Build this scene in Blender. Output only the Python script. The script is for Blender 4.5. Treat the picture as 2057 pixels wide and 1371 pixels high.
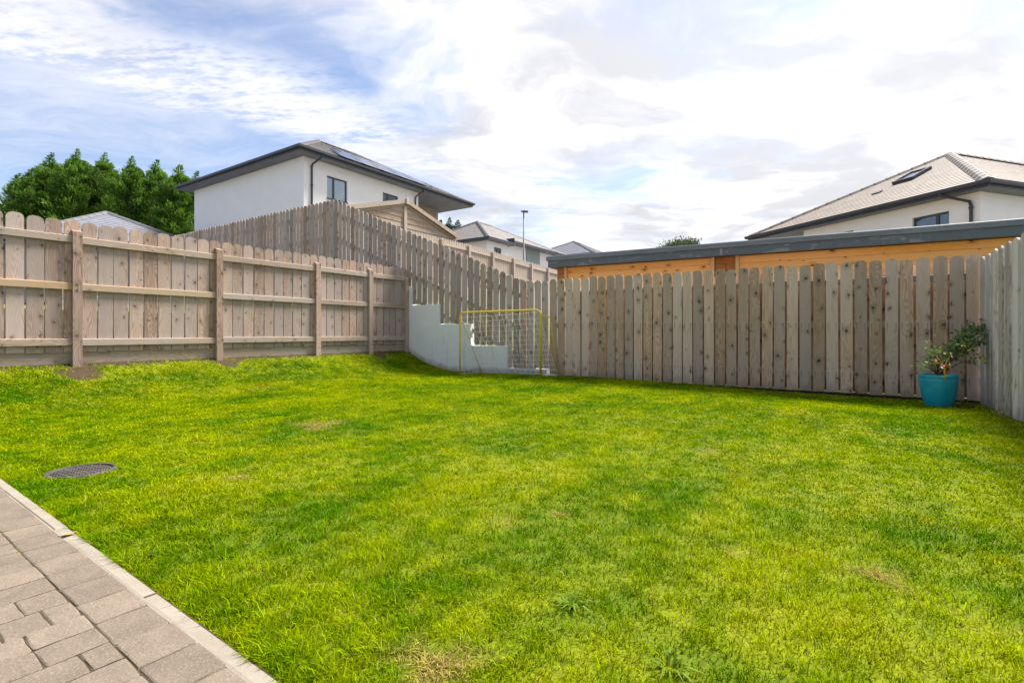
import bpy, math, random
import numpy as np
from mathutils import Vector, Matrix

for o in list(bpy.data.objects):
    bpy.data.objects.remove(o)
scene = bpy.context.scene
COL = scene.collection
R = math.radians
rng = random.Random(7)

# ------------------------------------------------------------------ camera
F = 1020.0            # focal length in photo pixels (2057 wide)
HZ = 668.0            # horizon row
CAMZ = 0.85
cd = bpy.data.cameras.new('camera')
cd.sensor_fit = 'HORIZONTAL'
cd.sensor_width = 36.0
cd.lens = 36.0 * F / 2057.0
cd.shift_y = -(685.5 - HZ) / 2057.0
cd.clip_start = 0.05
cd.clip_end = 3000.0
cam = bpy.data.objects.new('camera', cd)
COL.objects.link(cam)
cam.location = (0, 0, CAMZ)
cam.rotation_euler = (R(90), 0, 0)
scene.camera = cam

# ------------------------------------------------------------------ sun, sky, exposure
SUN_AZ = 56.0         # degrees to the right of the view direction (+Y)
SUN_EL = 55.0
sdir = Vector((math.sin(R(SUN_AZ)) * math.cos(R(SUN_EL)), math.cos(R(SUN_AZ)) * math.cos(R(SUN_EL)), math.sin(R(SUN_EL))))
sl = bpy.data.lights.new('sun', 'SUN')
sl.energy = 3.3
sl.angle = R(18)
sl.color = (1.0, 0.95, 0.88)
so = bpy.data.objects.new('sun', sl)
COL.objects.link(so)
so.rotation_euler = (-sdir).to_track_quat('-Z', 'Y').to_euler()
so.location = (10, 5, 20)

scene.view_settings.view_transform = 'Standard'
scene.view_settings.look = 'None'
scene.view_settings.exposure = 1.72
scene.view_settings.gamma = 1.0
scene.view_settings.use_curve_mapping = False
scene.render.engine = 'CYCLES'
scene.render.resolution_x = 1024
scene.render.resolution_y = 682

world = bpy.data.worlds.new('World')
scene.world = world
world.use_nodes = True


class NT:
    """tiny helper around a node tree"""
    def __init__(s, tree):
        s.t = tree

    def n(s, kind, **kw):
        nd = s.t.nodes.new(kind)
        for k, v in kw.items():
            if k.startswith('i_'):
                key = k[2:]
                key = int(key) if key.isdigit() else key
                s.put(nd.inputs[key], v)
            else:
                setattr(nd, k, v)
        return nd

    def put(s, inp, v):
        if isinstance(v, bpy.types.NodeSocket):
            s.t.links.new(v, inp)
        elif isinstance(v, bpy.types.Node):
            s.t.links.new(v.outputs[0], inp)
        else:
            inp.default_value = v

    def m(s, op, a, b=None, c=None, clamp=False):
        nd = s.n('ShaderNodeMath', operation=op, use_clamp=clamp)
        s.put(nd.inputs[0], a)
        if b is not None:
            s.put(nd.inputs[1], b)
        if c is not None:
            s.put(nd.inputs[2], c)
        return nd.outputs[0]

    def vm(s, op, a, b=None, out=0):
        nd = s.n('ShaderNodeVectorMath', operation=op)
        s.put(nd.inputs[0], a)
        if b is not None:
            s.put(nd.inputs[1], b)
        return nd.outputs[out]

    def ramp(s, v, a, b, lo=0.0, hi=1.0, smooth=True):
        nd = s.n('ShaderNodeMapRange', interpolation_type='SMOOTHSTEP' if smooth else 'LINEAR')
        s.put(nd.inputs['Value'], v)
        nd.inputs['From Min'].default_value = a
        nd.inputs['From Max'].default_value = b
        nd.inputs['To Min'].default_value = lo
        nd.inputs['To Max'].default_value = hi
        return nd.outputs['Result']

    def mix(s, f, a, b, blend='MIX'):
        nd = s.n('ShaderNodeMix', data_type='RGBA', blend_type=blend)
        s.put(nd.inputs['Factor'], f)
        s.put(nd.inputs['A'], rgba(a))
        s.put(nd.inputs['B'], rgba(b))
        return nd.outputs['Result']

    def noise(s, vec, scale, detail=4.0, rough=0.55, dist=0.0):
        nd = s.n('ShaderNodeTexNoise')
        s.put(nd.inputs['Vector'], vec)
        nd.inputs['Scale'].default_value = scale
        nd.inputs['Detail'].default_value = detail
        nd.inputs['Roughness'].default_value = rough
        nd.inputs['Distortion'].default_value = dist
        return nd.outputs['Fac']

    def mapping(s, vec, scale=(1, 1, 1), rot=(0, 0, 0), loc=(0, 0, 0)):
        nd = s.n('ShaderNodeMapping')
        s.put(nd.inputs['Vector'], vec)
        s.put(nd.inputs['Scale'], scale)
        s.put(nd.inputs['Rotation'], rot)
        s.put(nd.inputs['Location'], loc)
        return nd.outputs[0]


def rgba(c):
    if isinstance(c, (tuple, list)) and len(c) == 3:
        return (c[0], c[1], c[2], 1.0)
    return c


def build_world():
    t = NT(world.node_tree)
    world.node_tree.nodes.clear()
    tc = t.n('ShaderNodeTexCoord')
    d = tc.outputs['Generated']
    sky = t.n('ShaderNodeTexSky', sky_type='NISHITA', sun_disc=False)
    sky.sun_elevation = R(SUN_EL)
    sky.sun_rotation = R(SUN_AZ)
    sky.altitude = 50
    sky.air_density = 1.0
    sky.dust_density = 1.4
    sky.ozone_density = 1.6
    sep = t.n('ShaderNodeSeparateXYZ')
    t.put(sep.inputs[0], d)
    zc = t.m('MAXIMUM', sep.outputs[2], 0.0)
    den = t.m('ADD', zc, 0.10)
    px = t.m('DIVIDE', sep.outputs[0], den)
    py = t.m('DIVIDE', sep.outputs[1], den)
    cx = t.n('ShaderNodeCombineXYZ', i_0=px, i_1=py)
    p = cx.outputs[0]
    dot = t.vm('DOT_PRODUCT', d, tuple(sdir), out=1)
    # warped sky-plane coordinates for the cloud deck
    w1 = t.noise(p, 0.8, 4, 0.55)
    w2 = t.noise(t.mapping(p, (1, 1, 1), (0, 0, 0), (9, 4, 0)), 0.8, 4, 0.55)
    wc = t.n('ShaderNodeCombineXYZ', i_0=t.m('MULTIPLY', t.m('SUBTRACT', w1, 0.5), 1.0), i_1=t.m('MULTIPLY', t.m('SUBTRACT', w2, 0.5), 1.0))
    pw = t.vm('ADD', p, wc.outputs[0])
    # broken cloud, thicker towards the veiled sun
    big = t.noise(t.mapping(pw, (1, 1, 1), (0, 0, 0), CLOUD_OFF), 0.85, 12, 0.60)
    cover = t.ramp(dot, 0.10, 0.85, -0.090, 0.115)
    low = t.ramp(sep.outputs[2], 0.03, 0.36, 0.11, 0.0)
    dens = t.m('ADD', t.m('ADD', big, cover), low)
    cum = t.ramp(dens, 0.44, 0.66)
    # high thin veil
    veil = t.noise(t.mapping(pw, (0.6, 1.7, 1), (0, 0, R(40)), (0.3, 0.0, 0)), 1.1, 9, 0.62)
    veil = t.ramp(veil, 0.40, 0.74, 0.06, 0.72)
    # one long rippled streak of high cloud
    sp2 = t.n('ShaderNodeSeparateXYZ')
    t.put(sp2.inputs[0], t.mapping(p, (1, 1, 1), (0, 0, R(-43.0))))
    wob = t.m('MULTIPLY', t.m('SUBTRACT', t.noise(p, 1.6, 5, 0.62), 0.5), 0.50)
    off = t.m('ABSOLUTE', t.m('SUBTRACT', t.m('ADD', sp2.outputs[1], wob), STREAK))
    band = t.ramp(off, 0.06, 0.40, 1.0, 0.0)
    rip = t.noise(t.mapping(p, (1.0, 2.2, 1), (0, 0, R(15))), 16.0, 5, 0.65)
    rip2 = t.noise(t.mapping(p, (0.7, 3.2, 1), (0, 0, R(-43))), 2.6, 6, 0.65)
    rm = t.m('ADD', t.m('MULTIPLY', rip, 0.42), t.m('MULTIPLY', rip2, 0.62))
    band = t.m('MULTIPLY', band, t.ramp(rm, 0.34, 0.60, 0.12, 1.0))
    hi = t.m('MAXIMUM', veil, band)
    # thick parts of the deck are greyer underneath; the deck glows round the sun
    fold = t.noise(t.mapping(pw, (1, 1.4, 1), (0, 0, R(-30)), (7.0, 2.2, 0)), 1.5, 10, 0.58)
    glow = t.ramp(dot, 0.30, 0.97, 0.0, 1.0)
    shade = t.ramp(fold, 0.38, 0.62, 0.205, 0.345)
    val = t.m('ADD', shade, t.m('MULTIPLY', glow, CLOUD_GLOW))
    warm = t.mix(t.ramp(shade, 0.205, 0.345), (0.975, 0.98, 1.035), (1.03, 1.0, 0.975))
    sc = t.n('ShaderNodeVectorMath', operation='SCALE')
    t.put(sc.inputs[0], warm)
    t.put(sc.inputs['Scale'], val)
    bg_sky = t.n('ShaderNodeBackground', i_Strength=SKY_STR)
    skc = t.mix(1.0, sky.outputs[0], (1.00, 0.99, 1.03), 'MULTIPLY')
    t.put(bg_sky.inputs['Color'], skc)
    bg_hi = t.n('ShaderNodeBackground', i_Strength=0.35)
    bg_hi.inputs['Color'].default_value = (0.99, 0.98, 1.03, 1)
    bg_c = t.n('ShaderNodeBackground', i_Strength=1.0)
    t.put(bg_c.inputs['Color'], sc.outputs[0])
    m1 = t.n('ShaderNodeMixShader')
    t.put(m1.inputs[0], t.m('MULTIPLY', hi, 0.90))
    t.put(m1.inputs[1], bg_sky)
    t.put(m1.inputs[2], bg_hi)
    m2 = t.n('ShaderNodeMixShader')
    t.put(m2.inputs[0], cum)
    t.put(m2.inputs[1], m1)
    t.put(m2.inputs[2], bg_c)
    out = t.n('ShaderNodeOutputWorld')
    t.put(out.inputs['Surface'], m2)


STREAK = 1.87
SKY_STR = 0.060
CLOUD_OFF = (12.1, 5.5, 0)
CLOUD_GLOW = 0.085
build_world()

# ------------------------------------------------------------------ garden axes
TH = math.atan2(1528.5, 1020.0)
NX, NY = math.cos(TH), math.sin(TH)          # a: away-right (towards the back fence)
UX, UY = -math.sin(TH), math.cos(TH)         # b: away-left (along the back fence)
ANG_N = TH
ANG_U = TH + math.pi / 2


def W(a, b, z=0.0):
    return Vector((a * NX + b * UX, a * NY + b * UY, z))


def AB(x, y):
    return (x * NX + y * NY, x * UX + y * UY)


def PX(px, py, Y):
    return Vector(((px - 1028.5) / F * Y, Y, CAMZ + (HZ - py) / F * Y))


A_FENCE = 8.34
B_LEFT = 8.45
B_RIGHT = -1.345


def smooth(t):
    t = max(0.0, min(1.0, t))
    return t * t * (3 - 2 * t)


def kerb_a(b):
    return 0.705 + 0.031 * (b - 1.165)


def lawn_z(a, b):
    base = 0.035 * smooth((a - 2.0) / 6.0) - 0.05 * smooth((a - 6.0) / 2.0) * smooth((3.0 - b) / 4.0)
    base += 0.018 * math.sin(a * 1.3 + 0.4) * math.sin(b * 0.9 + 1.0) * smooth((a - 1) / 1.5)
    # bank up to the left fence
    t = (b - 6.9) / (B_LEFT - 6.9)
    t = max(0.0, min(1.0, t))
    prof = 0.30 * t + 0.70 * t ** 2.6 if t > 0 else 0
    prof = prof * smooth(t * 3.0)
    return base + (0.455 - base) * prof


# ------------------------------------------------------------------ materials
MAT = {}


def newmat(name):
    m = bpy.data.materials.new(name)
    m.use_nodes = True
    m.node_tree.nodes.clear()
    MAT[name] = m
    return m, NT(m.node_tree)


def finish(t, col, rough=0.7, bump=None, bstr=0.3, bdist=0.01, spec=0.3, metal=0.0, **kw):
    b = t.n('ShaderNodeBsdfPrincipled')
    t.put(b.inputs['Base Color'], rgba(col))
    t.put(b.inputs['Roughness'], rough)
    t.put(b.inputs['Metallic'], metal)
    t.put(b.inputs['Specular IOR Level'], spec)
    for k, v in kw.items():
        t.put(b.inputs[k.replace('_', ' ')], v)
    if bump is not None:
        bn = t.n('ShaderNodeBump')
        bn.inputs['Strength'].default_value = bstr
        bn.inputs['Distance'].default_value = bdist
        t.put(bn.inputs['Height'], bump)
        t.put(b.inputs['Normal'], bn)
    o = t.n('ShaderNodeOutputMaterial')
    t.put(o.inputs['Surface'], b)
    return b


def wood(name, c1, c2, cdark, cgrey, knots=0.9, axis='z', knot_scale=1.0, vary=0.30, tannin=(0.10, 0.075, 0.055), moss=0.0, rough=0.82, nails=None, splash=0.0):
    """weathered board: grain along the local axis, knots, per-board tint"""
    m, t = newmat(name)
    tc = t.n('ShaderNodeTexCoord')
    oi = t.n('ShaderNodeObjectInfo')
    rnd = oi.outputs['Random']
    vec = tc.outputs['Object']
    if axis == 'x':
        vec = t.mapping(vec, (1, 1, 1), (0, R(90), 0))
    offs = t.n('ShaderNodeCombineXYZ', i_0=t.m('MULTIPLY', rnd, 37.0), i_1=t.m('MULTIPLY', rnd, 11.0), i_2=t.m('MULTIPLY', rnd, 53.0))
    v = t.vm('ADD', vec, offs.outputs[0])
    # growth rings: noise-warped bands along the board
    warp = t.noise(t.mapping(v, (6, 6, 0.9)), 1.0, 2, 0.5)
    rings = t.n('ShaderNodeTexWave', wave_type='BANDS', bands_direction='X')
    wvv = t.n('ShaderNodeCombineXYZ', i_0=t.m('MULTIPLY', warp, 0.55))
    t.put(rings.inputs['Vector'], t.vm('ADD', t.mapping(v, (1, 1, 0.02)), wvv.outputs[0]))
    rings.inputs['Scale'].default_value = 15
    rings.inputs['Distortion'].default_value = 1.2
    rings.inputs['Detail'].default_value = 2
    fib = t.noise(t.mapping(v, (170, 170, 3.0)), 1.0, 4, 0.65)
    patch = t.noise(t.mapping(v, (17, 17, 1.9)), 1.0, 5, 0.62)
    col = t.mix(t.ramp(patch, 0.32, 0.68), c1, c2)
    col = t.mix(t.m('MULTIPLY', t.ramp(rings.outputs['Fac'], 0.25, 1.0), 0.52), col, cdark)
    col = t.mix(t.m('MULTIPLY', t.ramp(fib, 0.45, 0.75), 0.50), col, cdark)
    grey = t.noise(t.mapping(v, (3.0, 3.0, 0.6)), 1.0, 4, 0.6)
    rr = t.m('FRACT', t.m('MULTIPLY', rnd, 7.77))
    col = t.mix(t.m('MULTIPLY', t.ramp(t.m('ADD', grey, t.m('MULTIPLY', rr, 0.35)), 0.48, 0.82), 0.75), col, cgrey)
    # knots
    vsp = t.n('ShaderNodeSeparateXYZ')
    t.put(vsp.inputs[0], v)
    vs = t.n('ShaderNodeCombineXYZ', i_0=t.m('MULTIPLY', vsp.outputs[0], 6.2 * knot_scale), i_1=t.m('MULTIPLY', vsp.outputs[2], 4.6 * knot_scale))
    vor = t.n('ShaderNodeTexVoronoi', feature='F1', voronoi_dimensions='2D')
    kw1 = t.noise(t.mapping(v, (22, 22, 22)), 1.0, 2)
    kw2 = t.noise(t.mapping(v, (22, 22, 22), (0, 0, 0), (5, 5, 5)), 1.0, 2)
    kwv = t.n('ShaderNodeCombineXYZ', i_0=t.m('MULTIPLY', t.m('SUBTRACT', kw1, 0.5), 0.22), i_1=t.m('MULTIPLY', t.m('SUBTRACT', kw2, 0.5), 0.22))
    t.put(vor.inputs['Vector'], t.vm('ADD', vs.outputs[0], kwv.outputs[0]))
    vor.inputs['Scale'].default_value = 1.0
    sc = t.n('ShaderNodeSeparateColor')
    t.put(sc.inputs[0], vor.outputs['Color'])
    rad = t.ramp(sc.outputs[0], 0.22, 1.0, 0.0, 0.125, smooth=False)
    nd = t.m('ADD', vor.outputs['Distance'], t.m('MULTIPLY', t.m('SUBTRACT', t.noise(t.mapping(v, (70, 70, 45)), 1.0, 3), 0.5), 0.12))
    core = t.m('LESS_THAN', nd, rad)
    q = t.m('DIVIDE', nd, t.m('ADD', rad, 0.001))
    core = t.ramp(q, 0.55, 1.05, 1.0, 0.0)
    halo = t.m('MULTIPLY', t.ramp(q, 0.9, 3.8, 1.0, 0.0), t.m('GREATER_THAN', rad, 0.01))
    hstreak = t.noise(t.mapping(v, (90, 90, 9)), 1.0, 3)
    col = t.mix(t.m('MULTIPLY', halo, t.m('MULTIPLY', t.ramp(hstreak, 0.3, 0.7), 0.80 * knots)), col, tuple(x * 1.7 for x in tannin))
    col = t.mix(t.m('MULTIPLY', core, knots), col, tannin)
    if moss > 0:
        mo = t.noise(t.mapping(v, (9, 9, 2.2)), 1.0, 6, 0.65)
        col = t.mix(t.m('MULTIPLY', t.ramp(mo, 0.56, 0.74), moss), col, (0.13, 0.14, 0.06))
    if nails or splash:
        op = t.n('ShaderNodeSeparateXYZ')
        t.put(op.inputs[0], tc.outputs['Object'])
    if nails:
        dx = t.m('ABSOLUTE', t.m('SUBTRACT', t.m('ABSOLUTE', op.outputs[0]), 0.046))
        line = t.ramp(dx, 0.002, 0.0075, 1.0, 0.0)
        for zc in nails:
            tail = t.m('MULTIPLY', t.ramp(op.outputs[2], zc - 0.17, zc, 0.0, 1.0, smooth=False), t.m('LESS_THAN', op.outputs[2], zc + 0.006))
            col = t.mix(t.m('MULTIPLY', t.m('MULTIPLY', tail, line), 0.6), col, (0.06, 0.045, 0.035))
    if splash:
        sg = t.m('ADD', t.m('MULTIPLY', op.outputs[2], -3.2), t.m('MULTIPLY', t.noise(t.mapping(v, (10, 10, 3.5)), 1.0, 6, 0.7), 1.5))
        col = t.mix(t.m('MULTIPLY', t.ramp(sg, 0.15, 0.75), splash), col, (0.105, 0.095, 0.055))
    # per-board brightness
    br = t.m('ADD', 1.0 - vary / 2, t.m('MULTIPLY', t.m('FRACT', t.m('MULTIPLY', rnd, 3.31)), vary))
    s = t.n('ShaderNodeVectorMath', operation='SCALE')
    t.put(s.inputs[0], col)
    t.put(s.inputs['Scale'], br)
    h = t.m('ADD', t.m('MULTIPLY', fib, 0.6), t.m('MULTIPLY', rings.outputs['Fac'], -0.35))
    finish(t, s.outputs[0], rough, h, 0.45, 0.004, 0.04)
    return m


wood('fence_wood_back', (0.698, 0.470, 0.310), (0.530, 0.361, 0.241), (0.271, 0.177, 0.118), (0.530, 0.431, 0.364), knots=0.95, moss=0.25, vary=0.46, nails=(0.95, 0.27), splash=0.42, knot_scale=0.9)
wood('fence_wood_left', (0.490, 0.353, 0.272), (0.358, 0.262, 0.209), (0.167, 0.114, 0.090), (0.363, 0.308, 0.285), knots=0.85, moss=0.0, vary=0.36)
wood('fence_rail_wood', (0.451, 0.350, 0.275), (0.380, 0.303, 0.242), (0.237, 0.171, 0.123), (0.358, 0.314, 0.281), knots=0.6, axis='x', vary=0.18)
wood('fence_rail_new', (0.480, 0.330, 0.195), (0.430, 0.300, 0.185), (0.300, 0.200, 0.120), (0.400, 0.320, 0.240), knots=0.6, axis='x', vary=0.12)
wood('fence_wood_slope', (0.493, 0.375, 0.297), (0.392, 0.305, 0.249), (0.230, 0.170, 0.139), (0.414, 0.356, 0.330), knots=0.85, moss=0.05, vary=0.44)
wood('fence_wood_side', (0.661, 0.588, 0.521), (0.538, 0.482, 0.431), (0.269, 0.235, 0.213), (0.672, 0.627, 0.594), knots=0.6, moss=0.12, vary=0.5, splash=0.45)
wood('fence_wood_far', (0.52, 0.44, 0.35), (0.46, 0.39, 0.32), (0.32, 0.26, 0.2), (0.46, 0.42, 0.38), knots=0.3, vary=0.15)
wood('shed_wood', (0.47, 0.37, 0.27), (0.42, 0.33, 0.25), (0.27, 0.2, 0.15), (0.42, 0.36, 0.3), knots=0.6, axis='x', vary=0.14)
wood('cabin_wood', (0.83, 0.37, 0.085), (0.84, 0.42, 0.120), (0.60, 0.25, 0.055), (0.84, 0.47, 0.18), knots=0.85, axis='x', knot_scale=0.8, vary=0.10, tannin=(0.14, 0.045, 0.015), rough=0.5)
wood('cabin_trim_wood', (0.72, 0.44, 0.20), (0.66, 0.40, 0.18), (0.50, 0.28, 0.11), (0.68, 0.46, 0.25), knots=0.4, vary=0.08, tannin=(0.2, 0.08, 0.03), rough=0.5)
wood('cabin_end_grain', (0.43, 0.185, 0.062), (0.37, 0.155, 0.052), (0.25, 0.10, 0.035), (0.40, 0.20, 0.09), knots=0.6, vary=0.15, tannin=(0.1, 0.04, 0.015), rough=0.6)


def simple(name, c1, c2=None, rough=0.6, scale=8.0, spec=0.3, metal=0.0, bump=0.0, detail=5, lo=0.35, hi=0.65, bdist=0.005, coord='Object', stretch=(1, 1, 1)):
    m, t = newmat(name)
    tc = t.n('ShaderNodeTexCoord')
    v = t.mapping(tc.outputs[coord], stretch)
    nz = t.noise(v, scale, detail, 0.6)
    col = t.mix(t.ramp(nz, lo, hi), c1, c2 or c1)
    finish(t, col, rough, nz if bump else None, bump, bdist, spec, metal)
    return m


simple('render_white', (0.86, 0.85, 0.83), (0.83, 0.82, 0.80), 0.9, 1.3, 0.2, bump=0.15, bdist=0.01)
simple('anthracite', (0.040, 0.045, 0.055), (0.052, 0.057, 0.066), 0.42, 3.0, 0.4)
simple('soffit_grey', (0.16, 0.17, 0.185), (0.19, 0.20, 0.21), 0.6, 2.0)
simple('frame_dark', (0.045, 0.055, 0.065), (0.055, 0.065, 0.075), 0.4, 3.0, 0.4)
simple('lead_grey', (0.20, 0.205, 0.215), (0.25, 0.25, 0.26), 0.6, 6.0)
simple('blind_white', (0.80, 0.79, 0.76), (0.72, 0.72, 0.70), 0.7, 2.0)
simple('room_dark', (0.05, 0.052, 0.055), (0.08, 0.08, 0.085), 0.9, 2.0)
simple('panel_solar', (0.020, 0.028, 0.060), (0.03, 0.04, 0.08), 0.12, 2.0, 0.6)
simple('panel_edge', (0.02, 0.02, 0.022), (0.03, 0.03, 0.03), 0.5, 2.0)
simple('yellow_metal', (0.82, 0.60, 0.015), (0.72, 0.50, 0.02), 0.38, 14.0, 0.5)
simple('net_cord', (0.74, 0.73, 0.69), (0.64, 0.63, 0.59), 0.8, 30.0)
simple('soil', (0.060, 0.040, 0.026), (0.115, 0.080, 0.052), 0.95, 18.0, 0.1, bump=0.8, bdist=0.03)
simple('joint_moss', (0.060, 0.045, 0.030), (0.085, 0.090, 0.022), 0.95, 7.0, 0.1, bump=0.6, bdist=0.01, lo=0.5, hi=0.68)
simple('pole_grey', (0.10, 0.105, 0.115), (0.14, 0.145, 0.15), 0.5, 3.0)
simple('bark', (0.095, 0.065, 0.045), (0.055, 0.04, 0.03), 0.9, 9.0, 0.1, bump=0.7, stretch=(1, 1, 0.2))
simple('stem_green', (0.10, 0.095, 0.035), (0.14, 0.085, 0.04), 0.7, 20.0)
simple('pin_yellow', (0.80, 0.55, 0.02), (0.75, 0.48, 0.02), 0.35, 10.0)
simple('pin_red', (0.55, 0.06, 0.03), (0.5, 0.05, 0.03), 0.35, 10.0)
simple('pin_white', (0.82, 0.80, 0.84), (0.75, 0.74, 0.80), 0.3, 10.0)
simple('leaf_yellow', (0.50, 0.46, 0.03), (0.38, 0.40, 0.04), 0.6, 30.0)
simple('dry_leaf', (0.42, 0.30, 0.12), (0.35, 0.22, 0.08), 0.7, 30.0)
simple('cable_grey', (0.30, 0.31, 0.32), (0.26, 0.27, 0.28), 0.6, 10.0)
simple('stone_cladding', (0.34, 0.29, 0.23), (0.26, 0.22, 0.18), 0.85, 5.0, bump=0.4)
simple('render_grey', (0.30, 0.34, 0.33), (0.27, 0.31, 0.30), 0.85, 3.0)


def mat_glass():
    m, t = newmat('window_glass')
    b = t.n('ShaderNodeBsdfGlossy', i_Roughness=0.02)
    b.inputs['Color'].default_value = (0.9, 0.95, 1, 1)
    tr = t.n('ShaderNodeBsdfTransparent')
    tr.inputs['Color'].default_value = (0.80, 0.84, 0.84, 1)
    fr = t.n('ShaderNodeFresnel', i_IOR=1.5)
    mx = t.n('ShaderNodeMixShader')
    t.put(mx.inputs[0], t.m('ADD', fr.outputs[0], 0.05))
    t.put(mx.inputs[1], tr)
    t.put(mx.inputs[2], b)
    o = t.n('ShaderNodeOutputMaterial')
    t.put(o.inputs['Surface'], mx)


mat_glass()


def mat_cabin_fascia():
    """grey metal roof edge with worn, lighter scuffed patches"""
    m, t = newmat('cabin_fascia_metal')
    tc = t.n('ShaderNodeTexCoord')
    v = tc.outputs['Object']
    sc = t.noise(t.mapping(v, (1.3, 3, 5)), 1.4, 5, 0.6, 1.0)
    col = t.mix(t.ramp(sc, 0.54, 0.60), (0.075, 0.098, 0.112), (0.185, 0.190, 0.185))
    rain = t.noise(t.mapping(v, (14, 3, 0.7)), 1.0, 4, 0.6)
    col = t.mix(t.m('MULTIPLY', t.ramp(rain, 0.52, 0.72), 0.35), col, (0.17, 0.185, 0.19))
    finish(t, col, 0.38, None, spec=0.5)


mat_cabin_fascia()
simple('cabin_trim_metal', (0.105, 0.130, 0.145), (0.150, 0.172, 0.185), 0.36, 2.5, 0.5, stretch=(0.5, 2, 2))
simple('roof_felt', (0.10, 0.11, 0.115), (0.14, 0.15, 0.15), 0.8, 4.0)


def mat_roof(name, c1, c2):
    m, t = newmat(name)
    uv = t.n('ShaderNodeTexCoord').outputs['UV']
    br = t.n('ShaderNodeTexBrick', offset=0.5)
    t.put(br.inputs['Vector'], uv)
    br.inputs['Scale'].default_value = 1.0
    br.inputs['Brick Width'].default_value = 0.32
    br.inputs['Row Height'].default_value = 0.24
    br.inputs['Mortar Size'].default_value = 0.006
    br.inputs['Color1'].default_value = rgba(c1)
    br.inputs['Color2'].default_value = rgba(c2)
    br.inputs['Mortar'].default_value = (c2[0] * .45, c2[1] * .45, c2[2] * .45, 1)
    nz = t.noise(uv, 2.3, 6, 0.6)
    col = t.mix(t.m('MULTIPLY', t.ramp(nz, 0.4, 0.7), 0.4), br.outputs[0], tuple(x * 1.35 for x in c1))
    finish(t, col, 0.62, t.noise(uv, 60, 3), 0.15, 0.004, 0.3)


mat_roof('roof_tile_brown', (0.270, 0.220, 0.180), (0.225, 0.185, 0.155))
mat_roof('roof_tile_grey', (0.190, 0.180, 0.180), (0.160, 0.152, 0.155))
mat_roof('roof_tile_mid', (0.205, 0.188, 0.180), (0.172, 0.158, 0.155))
mat_roof('roof_tile_slate', (0.165, 0.170, 0.205), (0.140, 0.146, 0.178))


def mat_wall_white():
    """painted retaining wall: faint tide marks and grime along the foot"""
    m, t = newmat('wall_paint')
    tc = t.n('ShaderNodeTexCoord')
    v = tc.outputs['Object']
    big = t.noise(t.mapping(v, (1.2, 1.2, 2.0)), 1.3, 5, 0.6)
    fine = t.noise(v, 30, 4, 0.6)
    col = t.mix(t.ramp(big, 0.3, 0.7), (0.74, 0.77, 0.775), (0.80, 0.815, 0.815))
    drip = t.noise(t.mapping(v, (9, 9, 0.8)), 1.0, 5, 0.65)
    col = t.mix(t.m('MULTIPLY', t.ramp(drip, 0.54, 0.74), 0.40), col, (0.42, 0.42, 0.38))
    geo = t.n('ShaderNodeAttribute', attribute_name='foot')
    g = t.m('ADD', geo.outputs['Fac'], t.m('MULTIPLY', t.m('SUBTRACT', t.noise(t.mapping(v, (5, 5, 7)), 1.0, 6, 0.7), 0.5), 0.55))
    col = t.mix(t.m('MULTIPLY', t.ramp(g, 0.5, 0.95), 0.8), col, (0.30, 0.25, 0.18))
    finish(t, col, 0.85, fine, 0.2, 0.006, 0.2)


mat_wall_white()


def mat_paving():
    m, t = newmat('paving_block')
    tc = t.n('ShaderNodeTexCoord')
    oi = t.n('ShaderNodeObjectInfo')
    rnd = oi.outputs['Random']
    offs = t.n('ShaderNodeCombineXYZ', i_0=t.m('MULTIPLY', rnd, 31.0), i_1=t.m('MULTIPLY', rnd, 17.0))
    v = t.vm('ADD', tc.outputs['Object'], offs.outputs[0])
    big = t.noise(v, 9, 5, 0.6)
    fine = t.noise(v, 120, 4, 0.75)
    pit = t.noise(v, 75, 4, 0.6)
    col = t.mix(t.ramp(big, 0.3, 0.7), (0.152, 0.122, 0.094), (0.196, 0.159, 0.124))
    col = t.mix(t.m('MULTIPLY', t.ramp(fine, 0.50, 0.66), 0.60), col, (0.285, 0.235, 0.185))
    col = t.mix(t.m('MULTIPLY', t.ramp(pit, 0.58, 0.68), 0.60), col, (0.105, 0.083, 0.065))
    br = t.m('ADD', 0.88, t.m('MULTIPLY', rnd, 0.22))
    s = t.n('ShaderNodeVectorMath', operation='SCALE')
    t.put(s.inputs[0], col)
    t.put(s.inputs['Scale'], br)
    h = t.m('ADD', t.m('MULTIPLY', fine, 0.4), t.m('MULTIPLY', big, 0.6))
    finish(t, s.outputs[0], 0.9, h, 0.9, 0.008, 0.1)
    m, t = newmat('kerb_concrete')
    tc = t.n('ShaderNodeTexCoord')
    v = tc.outputs['Object']
    big = t.noise(v, 5, 5, 0.6)
    fine = t.noise(v, 140, 4, 0.7)
    col = t.mix(t.ramp(big, 0.3, 0.7), (0.225, 0.195, 0.155), (0.285, 0.252, 0.205))
    col = t.mix(t.m('MULTIPLY', t.ramp(fine, 0.5, 0.75), 0.4), col, (0.35, 0.31, 0.255))
    col = t.mix(t.m('MULTIPLY', t.ramp(t.noise(v, 11, 6, 0.7), 0.56, 0.70), 0.45), col, (0.27, 0.24, 0.18))
    finish(t, col, 0.9, fine, 0.35, 0.004, 0.2)


mat_paving()


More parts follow.
